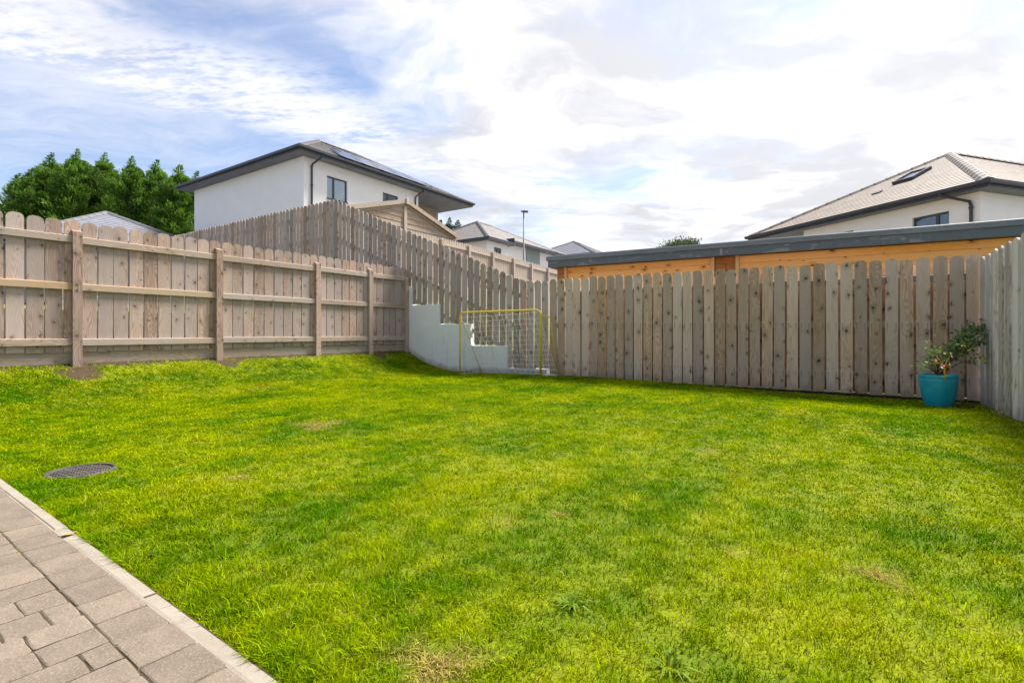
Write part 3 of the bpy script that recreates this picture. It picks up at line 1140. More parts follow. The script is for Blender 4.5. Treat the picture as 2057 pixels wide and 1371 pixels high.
def build_left_fence():
    O = W(A_FENCE - 0.03, B_LEFT, 0)
    t = thing('wooden_fence', 'brown timber fence with posts and rails facing the lawn, along the left bank', 'fence', O, ANG_N + math.pi)
    # local: x towards the house, +y = garden side
    r = random.Random(21)
    posts = [0.05, 1.085, 2.355, 4.16, 5.95, 7.75, 9.55]
    for i, s in enumerate(posts):
        mb = MB()
        zt = 2.20 + r.uniform(-0.015, 0.015)
        if i == 0:
            zt = 2.12
        c = 0.012
        hw = 0.05
        zb = 0.30
        # square post, top weathered to a slope
        mb.v = [(-hw, -hw, zb), (hw, -hw, zb), (hw, hw, zb), (-hw, hw, zb), (-hw, -hw, zt), (hw, -hw, zt), (hw, hw, zt - 0.035), (-hw, hw, zt - 0.035)]
        mb.f = [(0, 3, 2, 1), (4, 5, 6, 7), (0, 1, 5, 4), (1, 2, 6, 5), (2, 3, 7, 6), (3, 0, 4, 7)]
        mb.build('post', 'fence_wood_left', t, (s, 0.035, 0), r.uniform(-.03, .03))
    for i in range(len(posts) - 1):
        x0, x1 = posts[i] + 0.05, posts[i + 1] - 0.05
        for k, (zc, hh) in enumerate(((0.728, 0.088), (1.450, 0.088), (2.06, 0.088))):
            mat = 'fence_rail_new' if (k == 1 and i >= 3) else 'fence_rail_wood'
            me = rail_mesh(x1 - x0, hh, 0.040, mat)
            o = link('rail', me, t, (x0, 0.038, zc + r.uniform(-.006, .006)))
            o.rotation_euler = (0, r.uniform(-.0025, .0025), 0)
        # gravel board along the foot
        mb = MB()
        mb.box(x0 - 0.04, x1 + 0.04, -0.028, -0.006, 0.36, 0.592)
        mb.build('gravel_board', 'fence_rail_wood', t)
    x = -0.02
    k = 0
    while x < 9.6:
        p = 0.1795
        w = 0.160 + r.uniform(-.004, .004)
        me = board_mesh(0.1625 if k % 2 else 0.164, 1.715, 0.020, 'fence_wood_left', var=k % 5)
        o = link('board', me, t, (x + p / 2, 0.006, 0.597 + r.uniform(-.008, .010)))
        o.rotation_euler = (0, r.uniform(-.006, .006), 0)
        x += p
        k += 1


build_left_fence()


def build_back_fence():
    O = W(A_FENCE, B_RIGHT, 0)
    t = thing('wooden_fence', 'grey brown knotty board fence across the back of the lawn, behind the blue pot', 'fence', O, ANG_U)
    # local x = along b from the right corner, +y = garden side
    r = random.Random(5)
    L = 4.72 - B_RIGHT
    n = 37
    p = L / n
    for k in range(n):
        x = (k + 0.5) * p
        zb = 0.0 + 0.055 * (x / L)
        zt = 1.800 + 0.045 * (x / L) + r.uniform(-.008, .008)
        h = round((zt - zb - 0.0) / 0.015) * 0.015
        w = 0.143 if x > 2.6 else 0.139
        me = board_mesh(w, h, 0.020, 'fence_wood_back', var=k % 5)
        o = link('board', me, t, (x, -0.010 + r.uniform(-.002, .002), zb + r.uniform(-.006, .006) + 0.012))
        o.rotation_euler = (0, r.uniform(-.005, .005), 0)
    for zc in (0.28, 0.96, 1.55):
        for (x0, x1) in ((0.02, 1.85), (1.86, 3.6), (3.61, L)):
            me = rail_mesh(x1 - x0, 0.088, 0.038, 'fence_rail_wood')
            link('rail', me, t, (x0, -0.042, zc + 0.04 * x0 / L))
    for x in (0.05, 1.85, 3.6, 5.4):
        mb = MB()
        mb.box(-0.05, 0.05, -0.05, 0.05, -0.2, 1.66)
        mb.build('post', 'fence_wood_back', t, (x, -0.115, 0))
    # thin backing: the neighbour's boards on the far side, leaving a dark slot
    for k in range(n):
        x = (k + 1.0) * p
        if x > L - 0.05:
            continue
        me = board_mesh(0.143, 1.71, 0.020, 'fence_wood_back', var=k % 5)
        link('back_board', me, t, (x, -0.185, 0.03))


build_back_fence()


def build_side_fence():
    O = W(0.2, B_RIGHT, 0)
    t = thing('wooden_fence', 'pale grey weathered board fence at the right edge of the picture', 'fence', O, ANG_N)
    r = random.Random(8)
    # local x = along a, +y = garden side
    L = A_FENCE - 0.2 - 0.03
    n = int(L / 0.150)
    p = L / n
    for k in range(n):
        x = (k + 0.5) * p
        me = board_mesh(0.147, 1.785, 0.020, 'fence_wood_side', var=k % 5, flat=0.36)
        o = link('board', me, t, (x, 0.010 + (0.010 if k % 2 else -0.008) + r.uniform(-.004, .004), -0.02 + r.uniform(-.012, .012)))
        o.rotation_euler = (0, r.uniform(-.004, .004), r.uniform(-.05, .05))
    for zc in (0.28, 0.96, 1.55):
        x = 0.0
        while x < L - 0.1:
            x1 = min(L, x + 1.8)
            link('rail', rail_mesh(x1 - x, 0.088, 0.038, 'fence_rail_wood'), t, (x, -0.035, zc))
            x = x1
    for x in (0.1, 1.8, 3.6, 5.4, 7.2):
        mb = MB()
        mb.box(-0.05, 0.05, -0.05, 0.05, -0.2, 1.7)
        mb.build('post', 'fence_wood_side', t, (x, -0.11, 0))


build_side_fence()


def top_z(b):
    if b < 5.25:
        return 1.84
    if b > 11.1:
        return 4.30
    return 1.84 + (b - 5.25) * (4.30 - 1.84) / (11.1 - 5.25)


STEPS = [(4.74, 5.66, 0.16), (5.66, 6.59, 0.585), (6.59, 7.45, 1.035), (7.45, 8.29, 1.47), (8.29, 9.12, 1.885), (9.12, 9.95, 2.30)]


def wall_top(b):
    for (b0, b1, z) in STEPS:
        if b0 <= b < b1:
            return z
    return None


def build_slope_fence():
    b0 = 4.74
    O = W(A_FENCE, b0, 0)
    t = thing('wooden_fence', 'tall purplish brown board fence climbing the slope behind the stepped white wall', 'fence', O, ANG_U)
    r = random.Random(14)
    p = 0.163
    b = b0
    k = 0
    while b < 22.5:
        bc = b + p / 2
        zt = top_z(bc) + r.uniform(-.012, .012)
        wt = wall_top(bc)
        zb = max(zt - 1.85, (wt + 0.012) if wt else -9)
        if bc > 9.95:
            zb = zt - 1.80
        h = round((zt - zb) / 0.02) * 0.02
        w = 0.136 if bc < 11.1 else 0.150
        me = board_mesh(w, h, 0.020, 'fence_wood_slope', var=k % 4)
        o = link('board', me, t, (bc - b0, -0.022 + r.uniform(-.002, .002), zt - h))
        o.rotation_euler = (0, r.uniform(-.006, .006), 0)
        b += p
        k += 1
    # sloping rails behind the boards
    slope = (4.30 - 1.84) / (11.1 - 5.25)
    for dz in (-0.32, -0.95, -1.50):
        for (s0, s1) in ((5.25, 7.0), (7.0, 9.0), (9.0, 11.1)):
            Lx = (s1 - s0) * math.hypot(1, slope)
            o = link('rail', rail_mesh(Lx, 0.088, 0.038, 'fence_wood_slope'), t, (s0 - b0, -0.055, top_z(s0) + dz))
            o.rotation_euler = (0, -math.atan(slope), 0)
        for s0 in range(11, 22, 2):
            link('rail', rail_mesh(1.99, 0.088, 0.038, 'fence_wood_slope'), t, (s0 + 0.1 - b0, -0.055, 4.30 + dz))
    for s in (5.3, 7.0, 9.0, 11.1, 13.1, 15.1, 17.1, 19.1, 21.1):
        mb = MB()
        mb.box(-0.05, 0.05, -0.05, 0.05, top_z(s) - 2.1, top_z(s) - 0.15)
        mb.build('post', 'fence_wood_slope', t, (s - b0, -0.15, 0))


build_slope_fence()


def build_stepped_wall():
    b0 = 4.70
    O = W(A_FENCE, b0, 0)
    t = thing('retaining_wall', 'stepped white painted retaining wall beside the goal', 'wall', O, ANG_U)
    # each step is a block of the wall (local y: +0.05 front, -0.14 back)
    for i, (s0, s1, z) in enumerate(STEPS):
        if i == 0:
            s0 = 4.78
        f, bk = (0.022, -0.13)
        n = 10
        mb = MB()
        foot = []
        xs = [s0 - b0 + (s1 - s0) * k / n for k in range(n + 1)]
        nz = 8
        zb = -0.15
        grid = []
        for x in xs:
            g = lawn_z(A_FENCE - 0.06, min(x + b0, B_LEFT))
            for j in range(nz + 1):
                zz = zb + (z - 0.006 - zb) * (j / nz)
                mb.v.append((x, f, zz))
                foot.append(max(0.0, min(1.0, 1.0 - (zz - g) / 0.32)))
        for a_ in range(n):
            for j in range(nz):
                q = a_ * (nz + 1) + j
                mb.f.append((q, q + 1, q + nz + 2, q + nz + 1))
        def addv(p, fv):
            mb.v.append(p)
            foot.append(fv)
            return len(mb.v) - 1
        c = 0.006
        A0, A1 = xs[0], xs[-1]
        # chamfered arris, top, ends and back
        i0 = addv((A0, f, z - c), 0); i1 = addv((A1, f, z - c), 0); i2 = addv((A1, f - c, z), 0); i3 = addv((A0, f - c, z), 0)
        mb.f.append((i1, i0, i3, i2))
        j0 = addv((A0, bk, z), 0); j1 = addv((A1, bk, z), 0)
        mb.f.append((i3, j0, j1, i2)[::-1])
        k0 = addv((A0, bk, zb), 0); k1 = addv((A1, bk, zb), 0); l0 = addv((A0, f, zb), 0); l1 = addv((A1, f, zb), 0)
        mb.f.append((j0, k0, k1, j1))
        mb.f.append((l0, k0, j0, i3, i0))
        mb.f.append((l1, i1, i2, j1, k1))
        me = mb.mesh('wall_step', 'wall_paint')
        at = me.attributes.new('foot', 'FLOAT', 'POINT')
        at.data.foreach_set('value', foot)
        link('wall_step', me, t)
    # pale stone cap chips left on the steps
    mb = MB()
    mb.box(5.02 - b0, 5.50 - b0, -0.008, 0.018, 0.1605, 0.180)
    mb.build('coping', 'kerb_concrete', t)


build_stepped_wall()


def build_far_fence():
    bF = 13.8
    O = W(12.9, bF, 0)
    # local x = along a (away), -y = our side
    t = thing('wooden_fence', 'sunlit pale board fence with posts and top rail beyond the sloping fence', 'fence', O, ANG_N)
    L = 16.0
    def zt(x):
        a = 12.9 + x
        return 4.68 - 0.26 * smooth((a - 16) / 9)
    r = random.Random(31)
    mb = MB()
    x = 0
    while x < L:
        z1 = zt(x) + 0.02 + r.uniform(-.012, .012)
        i = len(mb.v)
        w = 0.066
        pts = [(-w, z1 - 1.8), (w, z1 - 1.8), (w, z1 - 0.07), (w * .6, z1 - 0.015), (0, z1), (-w * .6, z1 - 0.015), (-w, z1 - 0.07)]
        n = len(pts)
        mb.v += [(x + q, 0.0, z) for (q, z) in pts] + [(x + q, 0.02, z) for (q, z) in pts]
        mb.f.append(tuple(i + j for j in range(n)))
        mb.f.append(tuple(i + n + j for j in reversed(range(n))))
        for j in range(n):
            mb.f.append((i + (j + 1) % n, i + j, i + n + j, i + n + (j + 1) % n))
        x += 0.152
    stuff(mb.build('boards', 'fence_wood_far', t))
    a_posts = [15.45 - 1.77 * k for k in range(4, 0, -1)] + [15.45, 17.22, 18.98, 20.72, 22.4, 24.1, 25.8, 27.5]
    for i, a in enumerate(a_posts):
        xx = a - 12.9
        if xx < 0:
            continue
        mb = MB()
        mb.cbox(-0.06, 0.06, -0.06, 0.06, 2.4, zt(xx) - 0.04, 0.02)
        mb.build('post', 'fence_wood_slope', t, (xx, -0.075, 0))
    for i in range(len(a_posts) - 1):
        x0, x1 = a_posts[i] - 12.9 + 0.06, a_posts[i + 1] - 12.9 - 0.06
        if x0 < 0:
            continue
        for dz in (-0.23, -0.95, -1.6):
            z0, z1 = zt(x0) + dz, zt(x1) + dz
            o = link('rail', rail_mesh(x1 - x0, 0.10, 0.045, 'fence_wood_far'), t, (x0, -0.028, z0))
            o.rotation_euler = (0, -math.atan2(z1 - z0, x1 - x0), 0)


build_far_fence()


# ------------------------------------------------------------------ roofs and houses
def roof_face(mb, pts, step=0.24, lap=0.014):
    """tile courses over a planar polygon: pts[0]-pts[1] is the eave; each course overlaps the one below"""
    P = [Vector(p) for p in pts]
    ex = (P[1] - P[0]).normalized()
    nrm = (P[1] - P[0]).cross(P[-1] - P[0]).normalized()
    if nrm.z < 0:
        nrm = -nrm
    ey = nrm.cross(ex).normalized()
    if ey.z < 0:
        ey = -ey
    q = [((p - P[0]).dot(ex), (p - P[0]).dot(ey)) for p in P]
    vmax = max(v for (_, v) in q)

    def span(v):
        xs = []
        n = len(q)
        for i in range(n):
            (x0, v0), (x1, v1) = q[i], q[(i + 1) % n]
            if abs(v1 - v0) < 1e-9:
                if abs(v - v0) < 1e-6:
                    xs += [x0, x1]
                continue
            tt = (v - v0) / (v1 - v0)
            if -1e-9 <= tt <= 1 + 1e-9:
                xs.append(x0 + tt * (x1 - x0))
        return (min(xs), max(xs)) if xs else (0, 0)

    k = 0
    v = 0.0
    while v < vmax - 1e-4:
        v2 = min(vmax, v + step)
        a0, a1 = span(v + 1e-6)
        b0, b1 = span(v2 - 1e-6)
        lo = nrm * lap
        p0 = P[0] + ex * a0 + ey * v + lo
        p1 = P[0] + ex * a1 + ey * v + lo
        p2 = P[0] + ex * b1 + ey * v2 + nrm * 0.002
        p3 = P[0] + ex * b0 + ey * v2 + nrm * 0.002
        mb.quad(p0, p1, p2, p3, [(a0, v), (a1, v), (b1, v2), (b0, v2)])
        q0 = P[0] + ex * a0 + ey * v
        q1 = P[0] + ex * a1 + ey * v
        mb.quad(q0, q1, p1, p0, [(a0, v), (a1, v), (a1, v + .002), (a0, v + .002)])
        v = v2


def ridge_tiles(parent, p0, p1, mat, L=0.45, w=0.17, h=0.075, name='ridge_tile', maxn=80):
    """half-round capping tiles along a hip or ridge, each overlapping the next"""
    p0, p1 = Vector(p0), Vector(p1)
    d = p1 - p0
    n = max(1, int(d.length / L))
    n = min(n, maxn)
    Ls = d.length / n
    mb = MB()
    pr = [(-w, -h * 0.9), (-w * .55, h * 0.25), (0, h * 0.75), (w * .55, h * 0.25), (w, -h * 0.9)]
    m = len(pr)
    mb.v = [(x, 0, z) for (x, z) in pr] + [(x * 0.94, Ls * 1.03, z - 0.012) for (x, z) in pr]
    for j in range(m - 1):
        mb.f.append((j, j + 1, m + j + 1, m + j))
    mb.f.append(tuple(reversed(range(m))))
    me = mb.mesh(name, mat)
    yaw = math.atan2(d.y, d.x) - math.pi / 2
    pitch = math.atan2(d.z, math.hypot(d.x, d.y))
    for k in range(n):
        o = link(name, me, parent, p0 + d * (k / n))
        o.rotation_euler = (pitch, 0, yaw)


def wall_cells(mb, L, z0, z1, openings, th=0.30, x0=0.0):
    """wall in the xz plane at y = 0 facing -y, rectangular openings with reveals"""
    xs = sorted({x0, L} | {o[0] for o in openings} | {o[1] for o in openings})
    zs = sorted({z0, z1} | {o[2] for o in openings} | {o[3] for o in openings})
    for i in range(len(xs) - 1):
        for j in range(len(zs) - 1):
            cx, cz = (xs[i] + xs[i + 1]) / 2, (zs[j] + zs[j + 1]) / 2
            if any(o[0] < cx < o[1] and o[2] < cz < o[3] for o in openings):
                continue
            mb.quad((xs[i], 0, zs[j]), (xs[i + 1], 0, zs[j]), (xs[i + 1], 0, zs[j + 1]), (xs[i], 0, zs[j + 1]))
    for (a, b, c, d) in openings:
        t = 0.12
        mb.quad((a, 0, c), (a, 0, d), (a, t, d), (a, t, c))
        mb.quad((b, 0, d), (b, 0, c), (b, t, c), (b, t, d))
        mb.quad((a, 0, d), (b, 0, d), (b, t, d), (a, t, d))
        mb.quad((b, 0, c), (a, 0, c), (a, t, c), (b, t, c))


def window(parent, x0, x1, z0, z1, split=0.36, place=None, blind=True, sill=True):
    """casement set back in an opening of a wall in the xz plane (facing -y); place maps wall coords to parent coords"""
    wd = link('window', None, parent, *(place or ((0, 0, 0), 0)))
    fw = 0.055
    mb = MB()
    ys, ye = 0.075, 0.125
    mb.box(x0, x0 + fw, ys, ye, z0, z1)
    mb.box(x1 - fw, x1, ys, ye, z0, z1)
    mb.box(x0 + fw, x1 - fw, ys, ye, z1 - fw, z1)
    mb.box(x0 + fw, x1 - fw, ys, ye, z0, z0 + fw)
    xm = x0 + (x1 - x0) * split
    mb.box(xm - 0.045, xm + 0.045, ys - 0.004, ye, z0 + fw, z1 - fw)
    mb.build('frame', 'frame_dark', wd)
    for (p, q) in ((x0 + fw, xm - 0.045), (xm + 0.045, x1 - fw)):
        m2 = MB()
        m2.box(p + 0.002, q - 0.002, 0.098, 0.104, z0 + fw + 0.002, z1 - fw - 0.002)
        m2.build('pane', 'window_glass', wd)
    if blind:
        m3 = MB()
        z = z0 + 0.05
        while z < z1 - 0.06:
            m3.quad((x0 + 0.03, 0.165, z), (x1 - 0.03, 0.165, z), (x1 - 0.03, 0.185, z + 0.058), (x0 + 0.03, 0.185, z + 0.058))
            z += 0.062
        m3.build('blind', 'blind_white', wd)
    m4 = MB()
    m4.box(x0 - 0.2, x1 + 0.2, 0.50, 0.52, z0 - 0.2, z1 + 0.2)
    m4.build('room_back', 'room_dark', wd)
    if sill:
        m5 = MB()
        m5.box(x0 - 0.03, x1 + 0.03, -0.05, 0.074, z0 - 0.04, z0 + 0.002)
        m5.build('sill', 'frame_dark', wd)
    return wd


def eaves(parent, rect, z, corners_done=None, over=0.6, fascia=0.20, gut=0.062):
    """soffit, fascia and gutter round an eave rectangle (x0, x1, y0, y1)"""
    x0, x1, y0, y1 = rect
    mb = MB()
    mb.quad((x0, y0, z - fascia), (x0, y1, z - fascia), (x1, y1, z - fascia), (x1, y0, z - fascia))
    mb.build('soffit', 'soffit_grey', parent)
    mb = MB()
    th = 0.025
    zb = z - fascia - 0.012
    mb.box(x0 - th, x1 + th, y0 - th, y0, zb, z)
    mb.box(x0 - th, x1 + th, y1, y1 + th, zb, z)
    mb.box(x0 - th, x0, y0, y1, zb, z)
    mb.box(x1, x1 + th, y0, y1, zb, z)
    mb.build('fascia', 'anthracite', parent)
    mb = MB()
    g0, g1 = 0.028, 0.14
    pr = [(g0, 0.03), (g0, -0.075), (g0 + 0.03, -0.095), (g1 - 0.03, -0.095), (g1 - 0.004, -0.06), (g1, 0.03), (g1 - 0.012, 0.03), (g1 - 0.014, -0.05), (g0 + 0.012, -0.06), (g0 + 0.012, 0.02)]

    def run(pts_fn):
        n = len(pr)
        i = len(mb.v)
        for k in range(5):
            for (o_, dz) in pr:
                mb.v.append(pts_fn(k, o_, z + dz))
        for k in range(4):
            for j in range(n):
                mb.f.append((i + k * n + j, i + k * n + (j + 1) % n, i + ((k + 1)) * n + (j + 1) % n, i + (k + 1) * n + j))

    def ringpt(k, o_, zz):
        c = [(x0 - o_, y0 - o_), (x1 + o_, y0 - o_), (x1 + o_, y1 + o_), (x0 - o_, y1 + o_), (x0 - o_, y0 - o_)][k]
        return (c[0], c[1], zz)
    run(ringpt)
    mb.build('gutter', 'anthracite', parent)


def downpipe(parent, pts, rad=0.038, clips=()):
    mb = MB()
    mb.tube(pts, rad, 8)
    o = mb.build('downpipe', 'anthracite', parent, smooth_=True)
    for c in clips:
        m2 = MB()
        m2.lathe([(rad + 0.012, -0.03), (rad + 0.018, 0.0), (rad + 0.012, 0.03)], 10)
        m2.build('pipe_clip', 'anthracite', o, c)


def hip_roof(parent, rect, z, ra, rb, zr, mat, ridge_axis='x', cap='roof_tile_grey', caps=True):
    """ra, rb: ridge ends (x, y)"""
    x0, x1, y0, y1 = rect
    A = (ra[0], ra[1], zr)
    B = (rb[0], rb[1], zr)
    c00, c10, c11, c01 = (x0, y0, z), (x1, y0, z), (x1, y1, z), (x0, y1, z)
    mb = MB()
    if ridge_axis == 'x':
        roof_face(mb, [c00, c10, B, A])
        roof_face(mb, [c11, c01, A, B])
        roof_face(mb, [c01, c00, A])
        roof_face(mb, [c10, c11, B])
    else:
        roof_face(mb, [c01, c00, A, B])
        roof_face(mb, [c10, c11, B, A])
        roof_face(mb, [c00, c10, A])
        roof_face(mb, [c11, c01, B])
    rf = mb.build('roof', mat, parent)
    if caps:
        up = Vector((0, 0, 0.05))
        if ridge_axis == 'x':
            pairs = [(c00, A), (c01, A), (c10, B), (c11, B)]
        else:
            pairs = [(c00, A), (c10, A), (c01, B), (c11, B)]
        for (p, q) in pairs:
            ridge_tiles(rf, Vector(p) + up, Vector(q) + up, cap)
        if (Vector(A) - Vector(B)).length > 0.3:
            ridge_tiles(rf, Vector(A) + up, Vector(B) + up, cap)
    return rf


def build_house_left():
    C = PX(610, 318, 24.0)
    t = thing('house', 'large white two storey house with solar panels on its dark hipped roof', 'house', (C.x, C.y, 0), ANG_N)
    # local x = n (right wall recedes), y = u (left wall recedes)
    zw = 9.20
    z0 = 2.2
    wins = [(1.29, 2.50, 7.50, 8.62), (4.88, 6.03, 7.50, 8.62)]
    mb = MB()
    wall_cells(mb, 7.64, z0, zw, wins)
    mb.quad((0, 10.66, z0), (0, 0, z0), (0, 0, zw), (0, 10.66, zw))
    mb.quad((7.64, 0, z0), (7.64, 1.9, z0), (7.64, 1.9, zw), (7.64, 0, zw))
    mb.quad((11.5, 10.66, z0), (0, 10.66, z0), (0, 10.66, zw), (11.5, 10.66, zw))
    mb.build('wall', 'render_white', t)
    mb = MB()
    mb.quad((7.64, 1.9, z0), (11.5, 1.9, z0), (11.5, 1.9, zw), (7.64, 1.9, zw))
    mb.quad((11.5, 1.9, z0), (11.5, 10.66, z0), (11.5, 10.66, zw), (11.5, 1.9, zw))
    mb.build('clad_wall', 'stone_cladding', t)
    for w in wins:
        window(t, *w)
    rect = (-0.6, 12.1, -0.6, 11.26)
    ze = 9.40
    eaves(t, rect, ze)
    rf = hip_roof(t, rect, ze, (4.6, 5.33), (6.9, 5.33), 12.45, 'roof_tile_grey', 'x')
    # solar panels on the slope over the window wall (faces -y)
    sl = math.atan2(12.45 - ze, 5.93)
    ey = Vector((0, math.cos(sl), math.sin(sl)))
    nn = Vector((0, -math.sin(sl), math.cos(sl)))

    def panel(xa, s0, wx, hs):
        mb = MB()
        p = MB()
        b = Vector((xa, -0.6, ze)) + ey * s0
        ex = Vector((1, 0, 0))
        lo, hi = nn * 0.075, nn * 0.115
        c = [b, b + ex * wx, b + ex * wx + ey * hs, b + ey * hs]
        mb.v = [tuple(q + lo) for q in c] + [tuple(q + hi) for q in c]
        mb.f = [(0, 3, 2, 1), (4, 5, 6, 7), (0, 1, 5, 4), (1, 2, 6, 5), (2, 3, 7, 6), (3, 0, 4, 7)]
        o = mb.build('solar_panel', 'panel_edge', rf)
        e = 0.02
        c2 = [b + ex * e + ey * e, b + ex * (wx - e) + ey * e, b + ex * (wx - e) + ey * (hs - e), b + ex * e + ey * (hs - e)]
        p.quad(*[q + nn * 0.118 for q in c2])
        p.build('panel_glass', 'panel_solar', o)
    for i in range(5):
        panel(2.2 + i * 1.32, 0.55, 1.24, 1.02)
    for i in range(5):
        panel(2.75 + i * 1.32, 1.68, 1.24, 1.02)
    for i in range(4):
        panel(3.7 + i * 1.32, 2.85, 1.24, 1.02)
    downpipe(t, [(0.55, -0.66, 9.33), (0.55, -0.62, 9.18), (0.42, -0.10, 8.92), (0.40, -0.06, 8.80), (0.40, -0.06, z0)], 0.045, [(0.40, -0.06, 8.80), (0.40, -0.06, 7.9)])
    downpipe(t, [(7.48, -0.66, 9.33), (7.48, -0.62, 9.18), (7.36, -0.10, 8.92), (7.35, -0.06, 8.80), (7.35, -0.06, z0)], 0.045)


build_house_left()


def build_house_right():
    E = PX(1985, 362, 15.0)
    ze = E.z
    yaw = math.atan2(330.5, 1020.0)
    t = thing('house', 'white house with brown tiled hipped roof and skylight, behind the cabin', 'house', (E.x, E.y, 0), yaw)
    # local x = right-away, y = left-away; roof end slope faces -x
    z0, zw = -0.3, ze - 0.16
    L = 22.0
    Wd = 9.4
    rect = (0.0, L, 0.0, Wd)
    wins = [(1.30, 2.42, 3.55, 4.78), (4.55, 5.5, 3.55, 4.78)]
    # wall facing -x: build in its own frame (x along -y of house) as a child placed by rotation
    mb = MB()
    m2 = MB()
    wall_cells(m2, 6.78, z0, zw, [(a, b, c, d) for (a, b, c, d) in wins], x0=0.45)
    # map wall frame (u, d, z) -> house (0.45 + d, u, z)
    for f in m2.f:
        pts = [m2.v[i] for i in f]
        mb.poly([(0.45 + p[1], p[0], p[2]) for p in reversed(pts)])
    mb.quad((0.45, 0.45, z0), (L - 0.45, 0.45, z0), (L - 0.45, 0.45, zw), (0.45, 0.45, zw))
    mb.quad((0.45, 6.78, zw), (0.45, 6.78, z0), (2.6, 6.78, z0), (2.6, 6.78, zw))
    mb.quad((2.6, 6.78, zw), (2.6, 6.78, z0), (2.6, Wd - 0.45, z0), (2.6, Wd - 0.45, zw))
    mb.quad((L - 0.45, Wd - 0.45, z0), (2.6, Wd - 0.45, z0), (2.6, Wd - 0.45, zw), (L - 0.45, Wd - 0.45, zw))
    mb.quad((L - 0.45, 0.45, z0), (L - 0.45, Wd - 0.45, z0), (L - 0.45, Wd - 0.45, zw), (L - 0.45, 0.45, zw))
    mb.build('wall', 'render_white', t)
    for (a, b, c, d) in wins:
        # window frame space: x runs along -y of the house when turned by -90 degrees
        wroot = window(t, -b, -a, c, d, split=0.66, place=((0.45, 0.0, 0), R(-90)), blind=False)
    eaves(t, rect, ze, fascia=0.17)
    apex = (6.1, 4.7)
    zr = 8.36
    rf = hip_roof(t, rect, ze, apex, (L - 5.0, 4.7), zr, 'roof_tile_brown', 'x', cap='lead_grey', caps=False)
    up = Vector((0, 0, 0.05))
    ridge_tiles(rf, Vector((0, 0, ze)) + up, Vector((apex[0], apex[1], zr)) + up, 'hip_tile', L=0.46, w=0.21, h=0.085)
    ridge_tiles(rf, Vector((0, Wd, ze)) + up, Vector((apex[0], apex[1], zr)) + up, 'hip_tile', L=0.46, w=0.15, h=0.07)
    ridge_tiles(rf, Vector((apex[0], apex[1], zr)) + up, Vector((L - 5.0, 4.7, zr)) + up, 'hip_tile', L=0.46, w=0.15, h=0.07)
    # skylight on the end slope: z = ze + x * k
    k = (zr - ze) / apex[0]
    ex = Vector((0, 1, 0))
    ey = Vector((1, 0, k)).normalized()
    nn = Vector((-k, 0, 1)).normalized()
    sky = link('skylight', None, rf, (0, 0, 0))
    x0, y0 = 2.95, 4.05
    b = Vector((x0, y0, ze + x0 * k))
    wx, hs = 0.80, 1.18
    fw = 0.075
    for (u0, u1, v0, v1) in ((0, wx, 0, fw), (0, wx, hs - fw, hs), (0, fw, fw, hs - fw), (wx - fw, wx, fw, hs - fw)):
        mb = MB()
        c = [b + ex * u0 + ey * v0, b + ex * u1 + ey * v0, b + ex * u1 + ey * v1, b + ex * u0 + ey * v1]
        mb.v = [tuple(q) for q in c] + [tuple(q + nn * 0.13) for q in c]
        mb.f = [(0, 1, 2, 3), (7, 6, 5, 4), (4, 5, 1, 0), (5, 6, 2, 1), (6, 7, 3, 2), (7, 4, 0, 3)]
        mb.build('frame', 'anthracite', sky)
    mb = MB()
    c = [b + ex * u + ey * v + nn * 0.09 for (u, v) in ((fw, fw), (wx - fw, fw), (wx - fw, hs - fw), (fw, hs - fw))]
    mb.quad(*c)
    mb.build('pane', 'panel_solar', sky)
    # small roof vent
    vb = Vector((2.1, 4.75, ze + 2.1 * k))
    mb = MB()
    c = [vb, vb + ex * 0.32, vb + ex * 0.32 + ey * 0.2, vb + ey * 0.2]
    mb.v = [tuple(q) for q in c] + [tuple(q + nn * 0.055) for q in c]
    mb.f = [(0, 1, 2, 3), (7, 6, 5, 4), (4, 5, 1, 0), (5, 6, 2, 1), (6, 7, 3, 2), (7, 4, 0, 3)]
    mb.build('roof_vent', 'anthracite', rf)
    downpipe(t, [(-0.08, 1.25, ze - 0.09), (-0.06, 1.20, ze - 0.16), (0.38, 0.70, ze - 0.42), (0.39, 0.66, ze - 0.55), (0.39, 0.66, z0)], 0.045, [(0.39, 0.66, ze - 0.62)])


simple('hip_tile', (0.150, 0.130, 0.115), (0.190, 0.165, 0.145), 0.6, 4.0)
build_house_right()


